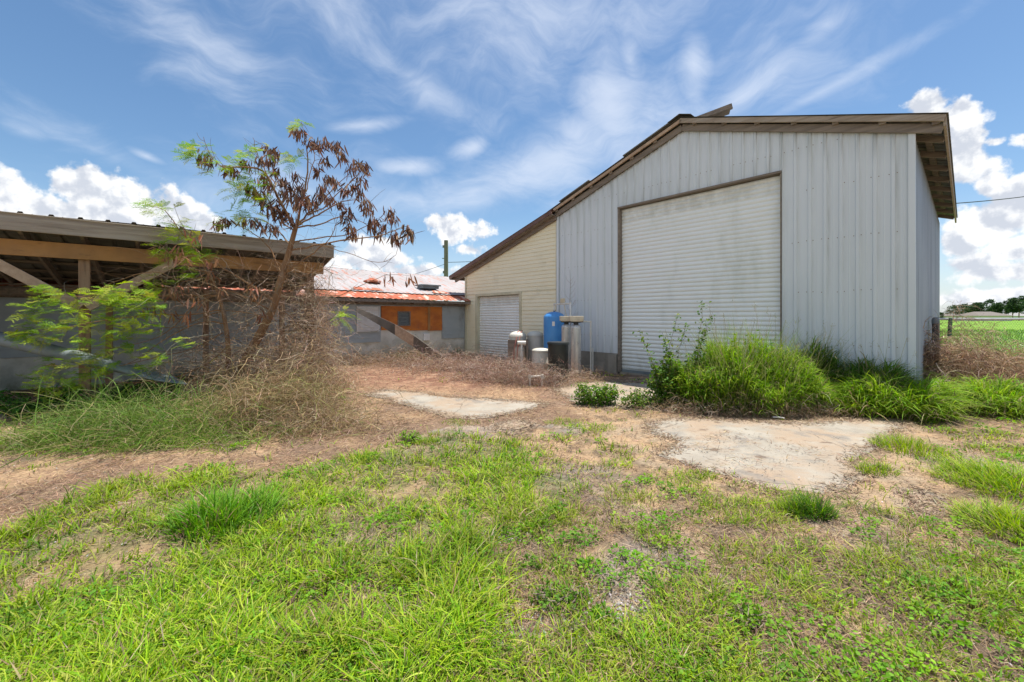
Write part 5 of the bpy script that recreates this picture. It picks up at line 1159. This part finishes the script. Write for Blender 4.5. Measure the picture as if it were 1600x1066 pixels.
for a in [(240, 325, 14, 7), (262, 330, 14, 6), (282, 345, 18, 7), (270, 370, 18, 10), (290, 385, 24, 14), (262, 395, 20, 10), (300, 420, 22, 12), (320, 400, 20, 6), (252, 440, 18, 8)]: fcl(*a, TY - .4, -.6)
for a in [(75, 460, 18, 12), (62, 485, 20, 13), (100, 475, 20, 12), (50, 520, 24, 14), (90, 520, 22, 12), (130, 500, 22, 14), (150, 460, 14, 6), (175, 465, 26, 18), (215, 462, 26, 20), (190, 490, 26, 14), (240, 480, 22, 14), (140, 545, 24, 14), (100, 572, 22, 12), (75, 598, 22, 12), (90, 612, 16, 6), (150, 585, 22, 10), (190, 520, 24, 12), (230, 520, 20, 10), (170, 560, 20, 9), (250, 555, 16, 7), (230, 580, 14, 5), (120, 600, 14, 5), (290, 535, 14, 5), (215, 545, 16, 6), (30, 525, 10, 5)]: fcl(*a, TY - .95, -.4)
fcl(537, 492, 10, 9, 7.6, .2)
ribbons('leaves', *fronds(FR, FD, (.12, .21), [(.20, .36, .018), (.28, .42, .02), (.34, .44, .025), (.15, .30, .018), (.36, .38, .05)]), M['leaf'], tree)
# bare sprawling twigs between the stems
m = MB()
for i in range(46):
    a = W(random.uniform(330, 500), random.uniform(470, 620), TY + random.uniform(-.2, .8)) - tree.location; d = Vector((random.gauss(0, .8), random.gauss(0, .4), random.uniform(.1, 1))).normalized(); pl_ = [a]; L = random.uniform(.6, 1.3)
    for k in range(6): d = (d + Vector((random.gauss(0, .22), random.gauss(0, .2), random.gauss(-.12, .15)))).normalized(); a = a + d * L / 6; pl_.append(a)
    r0 = random.uniform(.006, .014); m.tube(pl_, [r0 * (1 - .13 * k) for k in range(7)], 5)
m.build('dead_stems', M['twig'], tree)
ribbons('bare_twigs', *cat(strands(W(400, 480, TY) - tree.location, 420, (.55, .4, .35), .9, .25, PALEB, .0048, K=8, curl=.22, droop=.06), strands(W(310, 450, TY - .3) - tree.location, 260, (.35, .3, .35), .8, .1, PALEB, .0045, K=8, curl=.22, droop=.05), strands(W(480, 450, TY + .3) - tree.location, 300, (.3, .3, .4), .8, .25, PALEB, .0045, K=8, curl=.25, droop=.06)), M['dry'], tree)

# ------------------------------------------------------------------ GATE, FIELD, FAR TREES, HOUSES
gp0 = Vector((9.12, 8.98, 0)); gdir = Vector((.985, .17, 0)).normalized(); GLn = 5.2
o = MB(); o.lathe([(.055, -.2), (.055, 1.33), (.05, 1.34)], n=16); gpst = thing('gate_post', 'round dark timber gate post with a grey cap beside the barn side wall', 'post', gp0 + Vector((-.0, -.05, 0)))
o.build('post', mk('dark_timber', (.06, .05, .045), (.11, .10, .09), (12, 12, 2), rough=.9, bump=.3), gpst, smooth=True)
o = MB(); o.lathe([(.062, 1.30), (.062, 1.38), (.05, 1.42), (.01, 1.44)], n=16); o.build('post_cap', M['galv'], gpst, smooth=True)
gate = thing('field_gate', 'tubular metal gate with chain mesh at the field edge right of the barn', 'gate', gp0 + gdir * .12, math.atan2(gdir.y, gdir.x))
m = MB(); m.tube([(0, 0, 1.40), (GLn, 0, 1.40)], .024, 10); m.tube([(0, 0, .42), (GLn, 0, .42)], .024, 10)
for x in (0.02, GLn): m.tube([(x, 0, .42), (x, 0, 1.40)], .022, 10)
m.build('frame', mk('pale_gate_tube', (.52, .53, .52), (.42, .43, .42), (5, 5, 5), rough=.5, metal=.2, bump=.05), gate, smooth=True)
m = MB(); m.tube([(.30, -.03, 1.42), (.27, -.03, 1.0)], .034, 10); m.build('hinge_tube', M['greenpaint'], gate, smooth=True)
m = MB(); n = int(GLn / .075)
for k in range(-13, n + 1):
    for sg in (1, -1):
        xa = k * .075; xb = xa + .94
        if sg < 0: xa, xb = xb, xa
        za_, zb_ = .44, 1.38
        def cl(x0_, z0_, x1_, z1_):
            t0 = 0; t1 = 1; dx = x1_ - x0_
            if dx > 0: t0 = max(0, (0 - x0_) / dx); t1 = min(1, (GLn - x0_) / dx)
            else: t0 = max(0, (GLn - x0_) / dx); t1 = min(1, (0 - x0_) / dx)
            return t0, t1
        t0, t1 = cl(xa, za_, xb, zb_)
        if t1 - t0 > .03: m.tube([(xa + (xb - xa) * t0, .002 * sg, za_ + .94 * t0), (xa + (xb - xa) * t1, .002 * sg, za_ + .94 * t1)], .0016, 3, cap=False)
m.build('mesh_panel', M['galv'], gate)
# field grass
x = []; N = 26000; yy = 10.5 + 34 * rng.random(N) ** 1.7; xx = 9 + (yy * 1.5 - 8) * rng.random(N); k = (yy > 10.8 + .05 * (xx - 9)); xx, yy = xx[k], yy[k]; N = len(xx)
o = ribbons('field_grass', *blade_arrays(np.stack([xx, yy, np.zeros(N) - .01], 1), .12 + .22 * rng.random(N), .008 + .0012 * yy, rng.random(N) * math.tau, np.clip(rng.normal(.7, .3, N), 0, 1.4), 4, .2, pick([(.13, .27, .02), (.17, .31, .02), (.10, .22, .02)], N, .12)), M['leaf']); tag(o, 'flat bright green field grass beyond the gate', 'grass', kind='stuff')
def pine(x, y, h, wd, seed, label):
    r_ = np.random.default_rng(seed); t_ = thing('pine_tree', label, 'tree', (x, y, 0), 0, 'far pine trees beyond the field')
    m = MB(); m.tube([(0, 0, 0), (.1, 0, h * .5), (0, 0, h * .9)], [h * .022, h * .016, h * .006], 7); m.build('trunk', M['wood_post'], t_)
    nc = 11; cz = h * (.38 + .55 * r_.random(nc)); cr = wd * (.55 - .35 * np.abs(cz / h - .6) * 2) ; cx = r_.normal(0, 1, nc) * wd * .26; cy = r_.normal(0, 1, nc) * wd * .26
    n = 1500; i = r_.integers(0, nc, n); d = unit(r_.normal(0, 1, (n, 3))); rad = np.maximum(cr[i], wd * .12)[:, None] * (.35 + .65 * r_.random((n, 1))) * .62
    c = np.stack([cx[i], cy[i], cz[i]], 1) + d * rad * [1, 1, .62]
    cols = np.array([(.035, .075, .025), (.06, .11, .03), (.025, .055, .02)])[r_.integers(0, 3, n)]
    ribbons('crown', *leaf_arrays(c, np.full(n, h * .055) * (.6 + .8 * r_.random(n)), unit(d + r_.normal(0, .5, (n, 3))), cols, .55), M['leaf'], t_)
FP = [(1472, 488, 6), (1490, 478, 13), (1504, 475, 14), (1516, 473, 13), (1524, 470, 12), (1537, 471, 14), (1550, 468, 15), (1560, 470, 13), (1570, 473, 12), (1582, 466, 15), (1592, 464, 15), (1604, 462, 16), (1620, 470, 18), (1640, 466, 16), (1665, 470, 18), (1690, 465, 18)]
DES = ['lowest tree, a small round one nearest the barn edge', 'first full pine from the left in the far row', 'round topped pine, second from the left in the far row', 'pine left of the roofs in the far row', 'narrow dark pine above the grey roof', 'pine with a flat top in the far row, left of centre', 'tall wide pine in the middle of the far row', 'thin pine leaning on the tall middle pine', 'lowest gap tree right of the middle pine', 'dense dark pine near the right frame edge', 'second dense pine at the right frame edge', 'pine cut by the right frame edge', 'pine just outside the right frame edge', 'far pine beyond the right edge, second one', 'far pine beyond the right edge, third one', 'far pine beyond the right edge, last one']
for i, (px, pt, w_) in enumerate(FP):
    Y = 150 + (i * 37 % 23); p = W(px, 495, Y); pine(p.x, Y, CH + (495 - pt) / F * Y, w_ / F * Y * 1.15, 100 + i, DES[i])
def house(px, w_, h, Y, label, wall, roof):
    p = W(px, 495, Y); t_ = thing('house', label, 'house', (p.x, Y, 0)); m = MB(); m.box(-w_ / 2, w_ / 2, 0, 8, 0, h * .55); m.build('wall', wall, t_)
    m = MB(); m.add([(-w_ / 2 - .4, -.4, h * .55), (w_ / 2 + .4, -.4, h * .55), (w_ / 2 + .4, 8.4, h * .55), (-w_ / 2 - .4, 8.4, h * .55), (-w_ / 2 + 2.5, 4, h), (w_ / 2 - 2.5, 4, h)], [(0, 1, 5, 4), (1, 2, 5), (2, 3, 4, 5), (3, 0, 4), (0, 3, 2, 1)]); m.build('roof', roof, t_)
hw = mk('far_cream_wall', (.55, .52, .46), rough=.9); hr = mk('far_grey_roof', (.17, .145, .125), rough=.9); hr2 = mk('far_pale_roof', (.28, .27, .26), rough=.8)
house(1486, 8, 3.2, 190, 'far house with brown hipped roof close to the barn edge', hw, hr)
house(1556, 11, 3.2, 140, 'far cream house under the middle pines', hw, hr)
house(1606, 14, 3.2, 175, 'far long pale building at the right frame edge', mk('far_white_wall', (.62, .62, .62), rough=.8), hr2)
# small stick on the sand by the mound
p = Vector((*G(1216, 655), .02)); m = MB(); m.tube([(-.06, .03, 0), (0, 0, .008), (.07, -.03, 0)], [.008, .01, .007], 7); o = m.build('stick', M['white'], loc=p); tag(o, 'short pale stick on the sand below the grass mound', 'stick')
